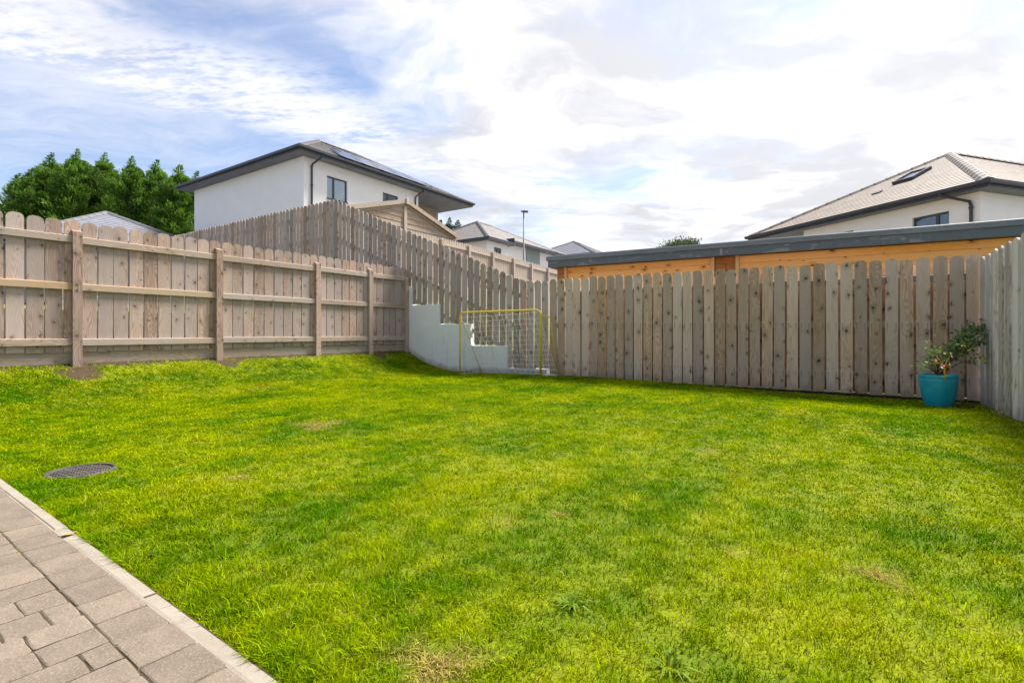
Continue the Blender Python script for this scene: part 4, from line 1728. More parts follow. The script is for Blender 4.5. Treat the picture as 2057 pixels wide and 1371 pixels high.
def build_house_mid():
    C = PX(981, 476, 42.0)
    t = thing('house', 'distant white and grey house with tiled hipped roof, left of the lamp post', 'house', (C.x, C.y, 0), ANG_N)
    ze = C.z                # lower eave (wing) at y = 0
    zr = 11.5
    yr = 5.0
    k = (zr - ze) / yr
    ym = 0.9                # main eave set back
    zm = ze + k * ym
    L = 15.5
    A = (5.0, yr, zr)
    B = (7.2, yr, zr)
    mb = MB()
    # long slope facing -y: wing part reaches lower
    roof_face(mb, [(3.9, ym, zm), (L, ym, zm), B, (5.0, yr, zr), (3.9 + 0.2, yr - 0.85, zr - 0.85 * k)], 0.3)
    roof_face(mb, [(0, 0, ze), (3.9, 0, ze), (4.2, yr - 0.8, zr - 0.8 * k)], 0.3)
    roof_face(mb, [(0, 10, ze), (0, 0, ze), A], 0.3)
    roof_face(mb, [(L, 10, ze), (0, 10, ze), A, B], 0.3)
    roof_face(mb, [(L, ym, zm), (L, 10, ze), B], 0.3)
    # plain decking under the courses
    rf = mb.build('roof', 'roof_tile_mid', t)
    m2 = MB()
    m2.poly([(0, 10, ze + 0.03), (0, 0, ze + 0.03), (A[0], A[1], A[2] + 0.03)])
    ridge_tiles(rf, (0, 0, ze + 0.05), (A[0], A[1], A[2] + 0.05), 'roof_tile_grey', L=0.9, w=0.24, h=0.12)
    ridge_tiles(rf, (0, 10, ze + 0.05), (A[0], A[1], A[2] + 0.05), 'roof_tile_grey', L=0.9, w=0.24, h=0.12)
    ridge_tiles(rf, (A[0], A[1], A[2] + 0.05), (B[0], B[1], B[2] + 0.05), 'roof_tile_grey', L=0.9, w=0.24, h=0.12)
    ridge_tiles(rf, (L, ym, zm + 0.05), (B[0], B[1], B[2] + 0.05), 'roof_tile_grey', L=0.9, w=0.24, h=0.12)
    zg = 2.5
    mb = MB()
    mb.quad((0.5, 9.5, zg), (0.5, 0.5, zg), (0.5, 0.5, ze - 0.1), (0.5, 9.5, ze - 0.1))
    m3 = MB()
    wall_cells(m3, 3.5, zg, ze - 0.1, [(1.5, 2.6, ze - 1.75, ze - 0.55)], x0=0.5)
    for f in m3.f:
        mb.poly([(m3.v[i][0], m3.v[i][1] + 0.5, m3.v[i][2]) for i in f])
    mb.quad((3.5, 0.5, zg), (3.5, 1.6, zg), (3.5, 1.6, ze - 0.1), (3.5, 0.5, ze - 0.1))
    m3 = MB()
    wall_cells(m3, 8.4, zg, zm - 0.1, [(5.6, 6.6, zm - 2.6, zm - 1.4)], x0=3.5)
    for f in m3.f:
        mb.poly([(m3.v[i][0], m3.v[i][1] + 1.6, m3.v[i][2]) for i in f])
    mb.quad((11.0, 1.6, zg), (15.0, 1.6, zg), (15.0, 1.6, zm - 0.1), (11.0, 1.6, zm - 0.1))
    mb.quad((15.0, 1.6, zg), (15.0, 9.5, zg), (15.0, 9.5, zm - 0.1), (15.0, 1.6, zm - 0.1))
    mb.build('wall', 'render_white', t)
    m4 = MB()
    m4.quad((8.4, 1.55, zg), (11.0, 1.55, zg), (11.0, 1.55, zm - 0.1), (8.4, 1.55, zm - 0.1))
    m4.build('grey_panel', 'render_grey', t)
    window(t, 1.5, 2.6, ze - 1.75, ze - 0.55, 0.5, ((0, 0.5, 0), 0))
    window(t, 5.6, 6.6, zm - 2.6, zm - 1.4, 0.5, ((0, 1.6, 0), 0), blind=False)
    # eaves
    mb = MB()
    mb.box(-0.06, 3.9, -0.14, 0.0, ze - 0.18, ze + 0.06)
    mb.box(-0.14, 0.0, -0.14, 10.0, ze - 0.19, ze + 0.05)
    mb.box(3.9, L + 0.1, ym - 0.14, ym, zm - 0.18, zm + 0.06)
    mb.box(3.88, 3.96, 0.0, ym - 0.02, ze - 0.17, zm + 0.04)
    mb.build('fascia', 'anthracite', t)
    mb = MB()
    mb.quad((0, 0, ze - 0.15), (0, 2.0, ze - 0.15), (3.9, 2.0, ze - 0.15), (3.9, 0, ze - 0.15))
    mb.quad((3.9, ym, zm - 0.15), (3.9, 2.6, zm - 0.15), (L, 2.6, zm - 0.15), (L, ym, zm - 0.15))
    mb.quad((0, 2.0, ze - 0.15), (0, 10, ze - 0.15), (0.6, 10, ze - 0.15), (0.6, 2.0, ze - 0.15))
    mb.build('soffit', 'soffit_grey', t)
    downpipe(t, [(-0.1, 3.2, ze - 0.1), (0.42, 3.2, ze - 0.5), (0.42, 3.2, zg)], 0.07)
    downpipe(t, [(4.1, ym - 0.1, zm - 0.1), (4.1, 1.52, zm - 0.5), (4.1, 1.52, zg)], 0.07)


build_house_mid()


def simple_house(label, C, rect, ze, apexes, zr, rz, mat, wall='render_white'):
    t = thing('house', label, 'house', (C[0], C[1], 0), rz)
    x0, x1, y0, y1 = rect
    if apexes[0] == apexes[1]:
        A = (*apexes[0], zr)
        mb = MB()
        c = [(x0, y0, ze), (x1, y0, ze), (x1, y1, ze), (x0, y1, ze)]
        for i in range(4):
            roof_face(mb, [c[i], c[(i + 1) % 4], A], 0.30)
        rf = mb.build('roof', mat, t)
        for p in c:
            ridge_tiles(rf, Vector(p) + Vector((0, 0, .05)), Vector(A) + Vector((0, 0, .05)), 'hip_tile_dark', L=0.6, w=0.17, h=0.08)
    else:
        rf = hip_roof(t, rect, ze, apexes[0], apexes[1], zr, mat, 'x', cap='hip_tile_dark')
    eaves(t, rect, ze)
    mb = MB()
    o = 0.5
    g = ground_z(*AB(C[0], C[1])) - 0.3
    mb.box(x0 + o, x1 - o, y0 + o, y1 - o, g, ze - 0.19)
    mb.build('wall', wall, t)
    return t


simple('hip_tile_dark', (0.10, 0.10, 0.115), (0.13, 0.13, 0.145), 0.6, 4.0)
# roof peeping over the left fence in front of the conifers
Af = PX(213, 427, 27.0)
simple_house('low house with grey pyramid roof just showing above the left fence', (Af.x, Af.y), (-4, 4, -4, 4), Af.z - 2.05, ((0, 0), (0, 0)), Af.z, ANG_N, 'roof_tile_slate', 'stone_cladding')
# far roof right of the lamp post
Cs = PX(1193, 507, 56.0)
simple_house('far small grey roofed house between the lamp post and the cabin', (Cs.x, Cs.y), (0, 12, 0, 10), Cs.z, ((5.0, 5.0), (7.0, 5.0)), Cs.z + 2.45, ANG_N, 'roof_tile_slate')


# ------------------------------------------------------------------ timber shed with a gable, behind the far fence
def build_gable_shed():
    b = 14.5
    O = W(14.15, b, 0)
    t = thing('garden_shed', 'pale timber shed gable with horizontal boards, in front of the big white house', 'shed', O, ANG_N)
    # local x = along a, facing -y
    half = 2.95
    ze, zp = 5.12, 5.98
    zb = 2.6
    n = 12
    z = zb
    hb = 0.195
    k = (zp - ze) / half
    while z < zp - 0.05:
        z2 = min(z + hb - 0.012, zp)
        def hw(zz):
            return half if zz <= ze else max(0.02, (zp - zz) / k)
        w0, w1 = hw(z), hw(z2)
        mb = MB()
        mb.v = [(-w0, -0.024, z), (w0, -0.024, z), (w1, -0.008, z2), (-w1, -0.008, z2), (-w0, 0.0, z), (w0, 0.0, z), (w1, 0.0, z2), (-w1, 0.0, z2)]
        mb.f = [(0, 1, 2, 3), (1, 0, 4, 5), (3, 2, 6, 7), (0, 3, 7, 4), (2, 1, 5, 6), (5, 4, 7, 6)]
        mb.build('cladding_board', 'shed_wood', t)
        z += hb
    mb = MB()
    pts = [(-half, zb), (half, zb), (half, ze), (0, zp), (-half, ze)]
    mb.poly([(x, 0.004, z) for (x, z) in pts])
    mb.quad((half, 0.004, zb), (half, 3.5, zb), (half, 3.5, ze), (half, 0.004, ze))
    mb.quad((-half, 3.5, zb), (-half, 0.004, zb), (-half, 0.004, ze), (-half, 3.5, ze))
    mb.poly([(x, 3.5, z) for (x, z) in reversed(pts)])
    mb.build('wall', 'shed_wood', t)
    # roof slopes
    for s in (-1, 1):
        mb = MB()
        xo = half + 0.16
        zo = ze - k * 0.16
        for dz, fl in ((0.05, 0), (0.09, 1)):
            pass
        p = [(0, -0.14, zp + 0.02), (s * xo, -0.14, zo + 0.02), (s * xo, 3.6, zo + 0.02), (0, 3.6, zp + 0.02)]
        mb.v = p + [(x, y, z + 0.035) for (x, y, z) in p]
        mb.f = [(0, 1, 2, 3), (7, 6, 5, 4), (0, 4, 5, 1), (1, 5, 6, 2), (2, 6, 7, 3), (3, 7, 4, 0)]
        mb.build('roof', 'roof_felt', t)
        # barge boards: outer and inner
        for (y0, y1, d0, d1) in ((-0.165, -0.142, -0.10, 0.065), (-0.060, -0.026, -0.20, -0.06)):
            m2 = MB()
            q = [(0, zp + d0), (s * xo, zo + d0), (s * xo, zo + d1), (0, zp + d1)]
            m2.v = [(x, y0, z) for (x, z) in q] + [(x, y1, z) for (x, z) in q]
            m2.f = [(0, 1, 2, 3), (7, 6, 5, 4), (0, 4, 5, 1), (1, 5, 6, 2), (2, 6, 7, 3), (3, 7, 4, 0)]
            m2.build('barge_board', 'shed_wood', t)
    mb = MB()
    mb.box(-0.07, 0.07, -0.085, -0.027, zb, zp - 0.22)
    mb.build('centre_post', 'fence_wood_far', t)
    mb = MB()
    mb.box(-0.06, 0.06, -0.205, -0.168, zp - 0.14, zp + 0.12)
    mb.build('finial', 'fence_wood_far', t)


build_gable_shed()


# ------------------------------------------------------------------ orange log cabin behind the back fence
def build_cabin():
    P0 = PX(1097, 515, 11.3)
    P1 = PX(2057, 437, 7.5)
    d = Vector((P1.x - P0.x, P1.y - P0.y, 0))
    Lf = d.length + 1.6
    rz = math.atan2(d.y, d.x)
    t = thing('log_cabin', 'orange timber cabin with grey flat roof edge behind the back fence', 'cabin', (P0.x, P0.y, 0), rz)
    # local x = along the front to the right, +y = away from us
    zt = P0.z
    z0 = 0.0
    D = 3.6
    # roof edge: upper trim and lower fascia, in lengths
    mb = MB()
    mb.cbox(0.0, Lf, 0.0, 0.14, zt - 0.100, zt, 0.012)
    mb.build('roof_trim', 'cabin_trim_metal', t)
    mb = MB()
    mb.cbox(0.0, 0.14, 0.142, D, zt - 0.100, zt, 0.012)
    mb.build('roof_trim', 'cabin_trim_metal', t)
    xs = [0.03, 3.62, Lf - 0.02]
    for i in range(2):
        m2 = MB()
        m2.box(xs[i] + (0.002 if i else 0), xs[i + 1], 0.030, 0.055, zt - 0.245, zt - 0.101)
        m2.build('fascia', 'cabin_fascia_metal', t)
    m2 = MB()
    m2.box(0.030, 0.055, 0.056, D, zt - 0.245, zt - 0.101)
    m2.build('fascia', 'cabin_fascia_metal', t)
    # joint cover and little bracket on the fascia
    m2 = MB()
    m2.box(3.600, 3.645, 0.022, 0.0295, zt - 0.235, zt - 0.115)
    m2.build('fascia_joint', 'lead_grey', t)
    m2 = MB()
    m2.quad((0.06, 0.06, zt - 0.03), (Lf, 0.06, zt - 0.03), (Lf, D, zt - 0.03), (0.06, D, zt - 0.03))
    m2.quad((0.06, 0.06, zt - 0.24), (0.06, D, zt - 0.24), (Lf, D, zt - 0.24), (Lf, 0.06, zt - 0.24))
    m2.build('roof_deck', 'roof_felt', t)
    # front wall: log boards between the posts
    ys = 0.22
    zw = zt - 0.245
    pb = 0.135
    bays = [(0.42, 3.42), (3.92, Lf - 0.1)]
    r = random.Random(4)
    for (x0, x1) in bays:
        z = zw
        k = 0
        while z > z0 + 0.02:
            za = max(z0, z - pb)
            m3 = MB()
            c = 0.007
            pr = [(0.04, za), (0.008, za), (0.0, za + c), (0.0, z - c), (0.008, z - 0.001), (0.04, z - 0.001)]
            n = len(pr)
            L = x1 - x0
            m3.v = [(-L / 2, y, q - z) for (y, q) in pr] + [(L / 2, y, q - z) for (y, q) in pr]
            for j in range(n):
                m3.f.append((j, (j + 1) % n, n + (j + 1) % n, n + j)[::-1])
            m3.f.append(tuple(range(n)))
            m3.f.append(tuple(n + j for j in reversed(range(n))))
            m3.build('log_board', 'cabin_wood', t, ((x0 + x1) / 2, ys, z))
            z = za
            k += 1
    # corner posts, cross-wall log ends
    for (x0, x1, y0, mat) in ((0.36, 0.418, ys - 0.045, 'cabin_trim_wood'), (3.422, 3.482, ys - 0.045, 'cabin_trim_wood'), (3.858, 3.918, ys - 0.045, 'cabin_trim_wood')):
        m3 = MB()
        m3.box(-(x1 - x0) / 2, (x1 - x0) / 2, 0, 0.07, z0, zw)
        m3.build('corner_trim', mat, t, ((x0 + x1) / 2, y0, 0))
    for (x0, x1) in ((0.17, 0.355), (3.486, 3.668), (3.672, 3.854)):
        z = zw
        while z > z0 + 0.02:
            za = max(z0, z - pb)
            m3 = MB()
            m3.box(-(x1 - x0) / 2, (x1 - x0) / 2, 0, 0.05, za - z + 0.004, -0.001)
            m3.build('log_end', 'cabin_end_grain', t, ((x0 + x1) / 2, ys + 0.01 + r.uniform(0, .006), z))
            z = za
    # left end wall and back
    m3 = MB()
    m3.box(0.18, 0.24, ys + 0.07, D - 0.2, z0, zw)
    m3.box(0.18, Lf - 0.1, D - 0.2, D - 0.15, z0, zw)
    m3.box(Lf - 0.15, Lf - 0.1, ys + 0.07, D - 0.2, z0, zw)
    m3.build('wall', 'cabin_wood', t)


build_cabin()


# ------------------------------------------------------------------ lamp post
def build_lamp():
    p = PX(1052, 423, 40.0)
    g = ground_z(*AB(p.x, p.y))
    t = thing('lamp_post', 'tall thin grey street lamp post against the sky', 'lamp post', (p.x, p.y, g), R(20))
    h = p.z - g
    mb = MB()
    mb.tube([(0, 0, -0.3), (0, 0, 1.2), (0, 0, 1.25), (0, 0, h - 0.1)], [0.10, 0.10, 0.07, 0.05], 10)
    mb.build('pole', 'pole_grey', t, smooth_=True)
    mb = MB()
    mb.box(-0.10, 0.34, -0.09, 0.09, h - 0.14, h)
    mb.box(-0.24, -0.10, -0.05, 0.05, h - 0.10, h - 0.03)
    mb.build('lamp_head', 'anthracite', t)
    mb = MB()
    mb.box(0.0, 0.30, -0.06, 0.06, h - 0.155, h - 0.141)
    mb.build('lens', 'blind_white', t)


build_lamp()


# ------------------------------------------------------------------ trees
def leaf_mesh(name, P, D, S, Wd, tint, mat, up=None, g=None):
    """many leaf sprays: P centres, D directions, S lengths, Wd widths (numpy); each a bent kite of 2 triangles pairs"""
    n = len(P)
    Z = g.normal(size=(n, 3))
    side = np.cross(D, Z)
    side /= np.linalg.norm(side, axis=1, keepdims=True) + 1e-9
    nrm = np.cross(side, D)
    V = np.empty((n, 4, 3))
    V[:, 0] = P
    V[:, 1] = P + D * (S * 0.45)[:, None] + side * Wd[:, None] + nrm * (S * 0.06)[:, None]
    V[:, 2] = P + D * S[:, None]
    V[:, 3] = P + D * (S * 0.45)[:, None] - side * Wd[:, None] + nrm * (S * 0.06)[:, None]
    me = bpy.data.meshes.new(name)
    me.vertices.add(n * 4)
    me.vertices.foreach_set('co', V.reshape(-1).astype(np.float32))
    me.loops.add(n * 4)
    me.loops.foreach_set('vertex_index', np.arange(n * 4, dtype=np.int32))
    me.polygons.add(n)
    me.polygons.foreach_set('loop_start', (np.arange(n) * 4).astype(np.int32))
    me.update(calc_edges=True)
    at = me.attributes.new('tint', 'FLOAT', 'POINT')
    at.data.foreach_set('value', np.repeat(tint, 4).astype(np.float32))
    me.materials.append(MAT[mat])
    return me


def cypress(px, ptop, Y, rad, label, seed, mat='cypress_leaf', nlimb=300, per=125, group=None, name='cypress_tree', leafs=1.0, wind=0.5):
    g = np.random.default_rng(seed)
    top = PX(px, ptop, Y)
    gz = ground_z(*AB(top.x, top.y))
    H = top.z - gz
    t = thing(name, label, 'tree', (top.x, top.y, gz), 0, group)
    mb = MB()
    bend = Vector((0.10, 0.02, 0)) * wind
    trunk = [Vector((0, 0, -0.3)), Vector((0.03, 0.02, H * 0.3)), Vector((-0.02, 0.03, H * 0.6)), Vector((0.03, 0, H * 0.85)), Vector((0.0, 0, H * 0.97))]
    mb.tube(trunk, [0.02 * H, 0.016 * H, 0.011 * H, 0.006 * H, 0.002 * H], 8)
    P, D, S, Wd, T = [], [], [], [], []
    for k in range(nlimb):
        u = (k + g.random()) / nlimb
        z = H * (0.16 + 0.76 * u)
        # full-bodied crown, ragged, narrowing to a leader at the top
        prof = 1.15 * (1 - u) ** 0.72 * (0.9 + 0.1 * math.sin(9 * u)) + 0.035
        prof = min(prof, 0.95)
        r = rad * prof * g.uniform(0.55, 1.18)
        an = g.random() * 2 * math.pi
        rise = 0.28 + 0.55 * u
        st = np.array([0.0, 0.0, z - r * rise * 0.6])
        en = np.array([math.cos(an) * r + wind * 0.35 * u * u, math.sin(an) * r, z + r * rise * 0.55])
        if k % 3 == 0 and r > 0.5:
            mid = (st + en) / 2 + np.array([0, 0, -0.08 * r])
            mb.tube([Vector(st), Vector(mid), Vector(en)], [0.035 * r + 0.008, 0.02 * r + 0.006, 0.004], 5, caps=False)
        n = int(per * (0.25 + prof) * leafs)
        f = 0.30 + 0.75 * g.random(n) ** 0.6
        base = st[None] + (en - st)[None] * f[:, None]
        spread = (0.06 + 0.16 * r) * (1.15 - 0.65 * f)
        base = base + g.normal(size=(n, 3)) * spread[:, None] * np.array([1, 1, 0.55])
        d = (en - st)[None] / (np.linalg.norm(en - st) + 1e-6) + g.normal(size=(n, 3)) * 0.45 + np.array([wind * 0.35, 0.0, 0.25])
        d /= np.linalg.norm(d, axis=1, keepdims=True)
        P.append(base)
        D.append(d)
        S.append((0.15 + 0.22 * g.random(n)) * (0.6 + 0.6 * min(1, prof + 0.2)))
        Wd.append(0.018 + 0.030 * g.random(n))
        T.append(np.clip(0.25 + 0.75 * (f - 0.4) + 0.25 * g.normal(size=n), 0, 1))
    for k in range(9):
        an = g.random() * 2 * math.pi
        ro = rad * g.uniform(0.18, 0.75) if k else 0.0
        zt = H * (1.0 - 0.20 * (ro / rad) - (0.05 * g.random() if k else 0.0))
        hl = g.uniform(0.8, 1.4)
        bx, by = math.cos(an) * ro, math.sin(an) * ro
        mb.tube([Vector((bx * 0.6, by * 0.6, zt - hl * 1.6)), Vector((bx, by, zt - hl)), Vector((bx + 0.12 * wind, by, zt - hl * .3)), Vector((bx + 0.38 * wind, by, zt))], [0.03, 0.02, 0.012, 0.004], 5, caps=False)
        n = int(150 * leafs)
        f = g.random(n)
        cx = bx + wind * (0.08 * f + 0.32 * f ** 2.5)
        rr = (1 - f) ** 1.1 * 0.42 + 0.03
        a2 = g.random(n) * 2 * math.pi
        q = np.sqrt(g.random(n)) * rr
        P.append(np.stack([cx + np.cos(a2) * q * 0.5, by + np.sin(a2) * q * 0.5, zt - hl + f * hl * 0.93], 1))
        d = np.stack([np.cos(a2) * 0.9 + wind * 0.5, np.sin(a2) * 0.9, 0.55 + 0.2 * g.normal(size=n)], 1)
        D.append(d / np.linalg.norm(d, axis=1, keepdims=True))
        S.append(0.12 + rr * (0.5 + 0.6 * g.random(n)))
        Wd.append(0.020 + 0.028 * g.random(n))
        T.append(np.clip(0.35 + 0.3 * g.normal(size=n), 0, 1))
    mb.build('trunk', 'bark', t, smooth_=True)
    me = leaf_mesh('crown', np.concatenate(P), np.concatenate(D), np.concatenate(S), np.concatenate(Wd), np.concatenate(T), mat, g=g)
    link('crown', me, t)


CY = [(62, 338, 37.0, 3.0, 'leftmost conifer, lowest in the dark green row above the left fence'),
      (100, 306, 38.5, 3.0, 'conifer with ragged top, second from the left of the row'),
      (152, 297, 38.0, 3.2, 'tallest conifer of the dark green row behind the left fence'),
      (208, 304, 39.5, 3.1, 'fourth conifer from the left, above the grey pyramid roof'),
      (262, 312, 38.5, 3.0, 'fifth conifer from the left, between pyramid roof and white house'),
      (312, 320, 39.5, 3.0, 'second conifer from the big white house wall'),
      (358, 330, 38.5, 2.8, 'conifer nearest the big white house, under its roof edge'),
      (392, 342, 41.0, 2.6, 'conifer partly hidden behind the left corner of the big white house')]
for i, (px, py, Y, rd, lb) in enumerate(CY):
    cypress(px, py, Y, rd, lb, 40 + i, group='conifers in a row behind the left fence')
FC = [(884, 441, 58.0, 1.7, 'small far conifer right beside the big white house corner'),
      (902, 436, 60.0, 1.6, 'tallest of the small far conifers right of the big house'),
      (919, 441, 59.0, 1.4, 'slim far conifer just left of the distant grey roof')]
for i, (px, py, Y, rd, lb) in enumerate(FC):
    cypress(px, py, Y, rd, lb, 60 + i, mat='far_cypress_leaf', nlimb=90, per=45, group='far conifers right of the big house', wind=0.2)


def broadleaf():
    g = np.random.default_rng(90)
    top = PX(1368, 475, 60.0)
    gz = ground_z(*AB(top.x, top.y))
    H = top.z - gz
    t = thing('broadleaf_tree', 'far round topped tree just showing above the cabin roof', 'tree', (top.x, top.y, gz))
    mb = MB()
    mb.tube([(0, 0, -0.3), (0.1, 0, H * .3), (0.05, .1, H * .7)], [0.28, 0.22, 0.08], 8)
    P, D, S, Wd, T = [], [], [], [], []
    for k in range(150):
        d = g.normal(size=3)
        d[2] = abs(d[2]) * 0.8 + 0.05
        d /= np.linalg.norm(d)
        c = np.array([0, 0, H - 3.1]) + d * np.array([2.5, 2.5, 3.0]) * g.uniform(0.6, 1.0)
        if k % 5 == 0:
            mb.tube([Vector((0.05, 0.05, H * .55)), Vector(c * np.array([.5, .5, 1]) - np.array([0, 0, .5])), Vector(c)], [0.07, 0.04, 0.01], 5, caps=False)
        n = 75
        P.append(c[None] + g.normal(size=(n, 3)) * np.array([0.34, 0.34, 0.24]))
        dd = g.normal(size=(n, 3)) + d[None]
        D.append(dd / np.linalg.norm(dd, axis=1, keepdims=True))
        S.append(0.14 + 0.14 * g.random(n))
        Wd.append(0.05 + 0.05 * g.random(n))
        T.append(g.random(n))
    mb.build('trunk', 'bark', t, smooth_=True)
    link('crown', leaf_mesh('crown', np.concatenate(P), np.concatenate(D), np.concatenate(S), np.concatenate(Wd), np.concatenate(T), 'far_tree_leaf', g=g), t)


broadleaf()


# ------------------------------------------------------------------ football goal
def build_goal():
    fl = (7.72, 6.38)
    fr = (8.02, 4.72)
    bl = (8.22, 6.22)
    br = (8.26, 4.50)
    z = lambda p: lawn_z(*p)
    FL, FR, BL, BR = [W(p[0], p[1], z(p)) for p in (fl, fr, bl, br)]
    H = 1.22
    t = thing('football_goal', 'small yellow metal football goal with white net in front of the white wall', 'football goal', FL, 0)
    o = FL.copy()
    L = lambda v: Vector(v) - o
    up = Vector((0, 0, 1))
    rad = 0.017
    xd = (FR - FL)
    xd.z = 0
    xd.normalize()
    cr = 0.10
    def corner(base, s):
        pts = []
        top = base + up * H
        c = top - up * cr + xd * (s * cr)
        for k in range(7):
            an = math.pi / 2 * k / 6
            pts.append(c - xd * (s * cr * math.cos(an)) + up * (cr * math.sin(an)))
        return pts
    FRt = FR.copy()
    cl = corner(FL, 1)
    crn = corner(FR, -1)
    mb = MB()
    mb.tube([L(FL - up * 0.03)] + [L(p) for p in cl[:4]], rad, 10)
    mb.build('post', 'yellow_metal', t, smooth_=True)
    mb = MB()
    mb.tube([L(FR - up * 0.03)] + [L(p) for p in crn[:4]], rad * 1.25, 10)
    mb.build('post', 'yellow_metal', t, smooth_=True)
    mb = MB()
    mb.tube([L(p) for p in cl[3:]] + [L(p) for p in reversed(crn[3:])], rad, 10)
    mb.build('crossbar', 'yellow_metal', t, smooth_=True)
    # back stays: a short arm then down to the foot
    tl = FL + up * (H - 0.16)
    tr = FR + up * (H - 0.13)
    yd = Vector((NX, NY, 0))
    mb = MB()
    mb.tube([L(tl), L(tl + (BL - FL) * 0.12 - up * 0.02), L(BL)], 0.010, 8)
    mb.build('back_stay', 'yellow_metal', t, smooth_=True)
    mb = MB()
    rt = tr + Vector((BR.x - FR.x, BR.y - FR.y, 0)) * 0.55
    mb.tube([L(tr + up * 0.02), L(tr + (rt - tr) * 0.6 + up * 0.02), L(rt - up * 0.02), L(BR)], 0.012, 8)
    mb.build('back_stay', 'yellow_metal', t, smooth_=True)
    # net: back panel hung between crossbar and ground rope, two side panels
    mb = MB()
    r = random.Random(2)
    cw = 0.0034
    nx, nz = 15, 12
    topL, topR = FL + up * (H - 0.10) + xd * 0.03, FR + up * (H - 0.05) - xd * 0.03
    backL, backR = BL + up * 0.03, BR + up * 0.03
    grid = []
    for j in range(nz + 1):
        v = j / nz
        row = []
        for i in range(nx + 1):
            u = i / nx
            a_ = topL.lerp(topR, u)
            b_ = backL.lerp(backR, u)
            p = a_.lerp(b_, v)
            sag = 0.05 * math.sin(math.pi * v) * (0.6 + 0.4 * math.sin(math.pi * u))
            p = p - Vector((NX, NY, 0)) * sag * 0.7 - up * sag * 0.5
            p += Vector((r.uniform(-.006, .006), r.uniform(-.006, .006), r.uniform(-.010, .010)))
            row.append(L(p))
        grid.append(row)
    for row in grid:
        mb.tube(row, cw, 4, caps=False)
    for i in range(nx + 1):
        mb.tube([grid[j][i] for j in range(nz + 1)], cw, 4, caps=False)
    o1 = stuff(mb.build('back_net', 'net_cord', t))
    for (f0, b0, ti, s) in ((FL, BL, tl, 0), (FR, BR, tr, nx)):
        mb = MB()
        n2 = 5
        cols = []
        for i in range(n2 + 1):
            u = i / n2
            col = []
            for j in range(nz + 1):
                v = j / nz
                fpt = f0 + up * ((H - 0.12) * (1 - v) + 0.02)
                p = L(fpt).lerp(grid[j][s], u)
                p = p + Vector((r.uniform(-.008, .008), r.uniform(-.008, .008), r.uniform(-.012, .012)))
                col.append(p)
            cols.append(col)
        for col in cols[1:-1]:
            mb.tube(col, cw, 4, caps=False)
        for j in range(nz + 1):
            mb.tube([cols[i][j] for i in range(n2 + 1)], cw, 4, caps=False)
        stuff(mb.build('side_net', 'net_cord', t))
    # ground ropes
    mb = MB()
    mb.tube([L(FL + up * 0.02), L(BL + up * 0.02), L((BL + BR) / 2 + up * 0.012 - yd * 0.06), L(BR + up * 0.02), L(FR + up * 0.02)], 0.005, 6)
    mb.build('ground_rope', 'net_cord', t)


build_goal()


# ------------------------------------------------------------------ blue pot, rose, pinwheel
PZ = lawn_z(*POT_AB) + 0.004


def build_pot():
    t = thing('plant_pot', 'glazed turquoise blue pot in the corner of the lawn', 'plant pot', (POT_XY[0], POT_XY[1], PZ))
    mb = MB()
    H = 0.375
    prof = [(0.0, 0.0), (0.118, 0.0), (0.128, 0.012), (0.146, 0.07), (0.163, 0.15), (0.175, 0.23), (0.182, 0.30), (0.1835, 0.318), (0.180, 0.326), (0.182, 0.334), (0.1845, H - 0.012), (0.183, H - 0.003), (0.178, H), (0.172, H - 0.004), (0.168, H - 0.06), (0.160, H - 0.10)]
    mb.lathe(prof, 56)
    mb.build('body', 'pot_glaze', t, smooth_=True)
    mb = MB()
    r = random.Random(1)
    n = 20
    mb.v.append((0, 0, H - 0.03))
    for k, rr in enumerate((0.09, 0.169)):
        for j in range(n):
            an = 2 * math.pi * j / n
            mb.v.append((rr * math.cos(an), rr * math.sin(an), H - 0.035 + r.uniform(-.008, .008)))
    for j in range(n):
        mb.f.append((0, 1 + j, 1 + (j + 1) % n))
        mb.f.append((1 + j, 1 + n + j, 1 + n + (j + 1) % n, 1 + (j + 1) % n))
    mb.build('soil', 'soil', t)


build_pot()


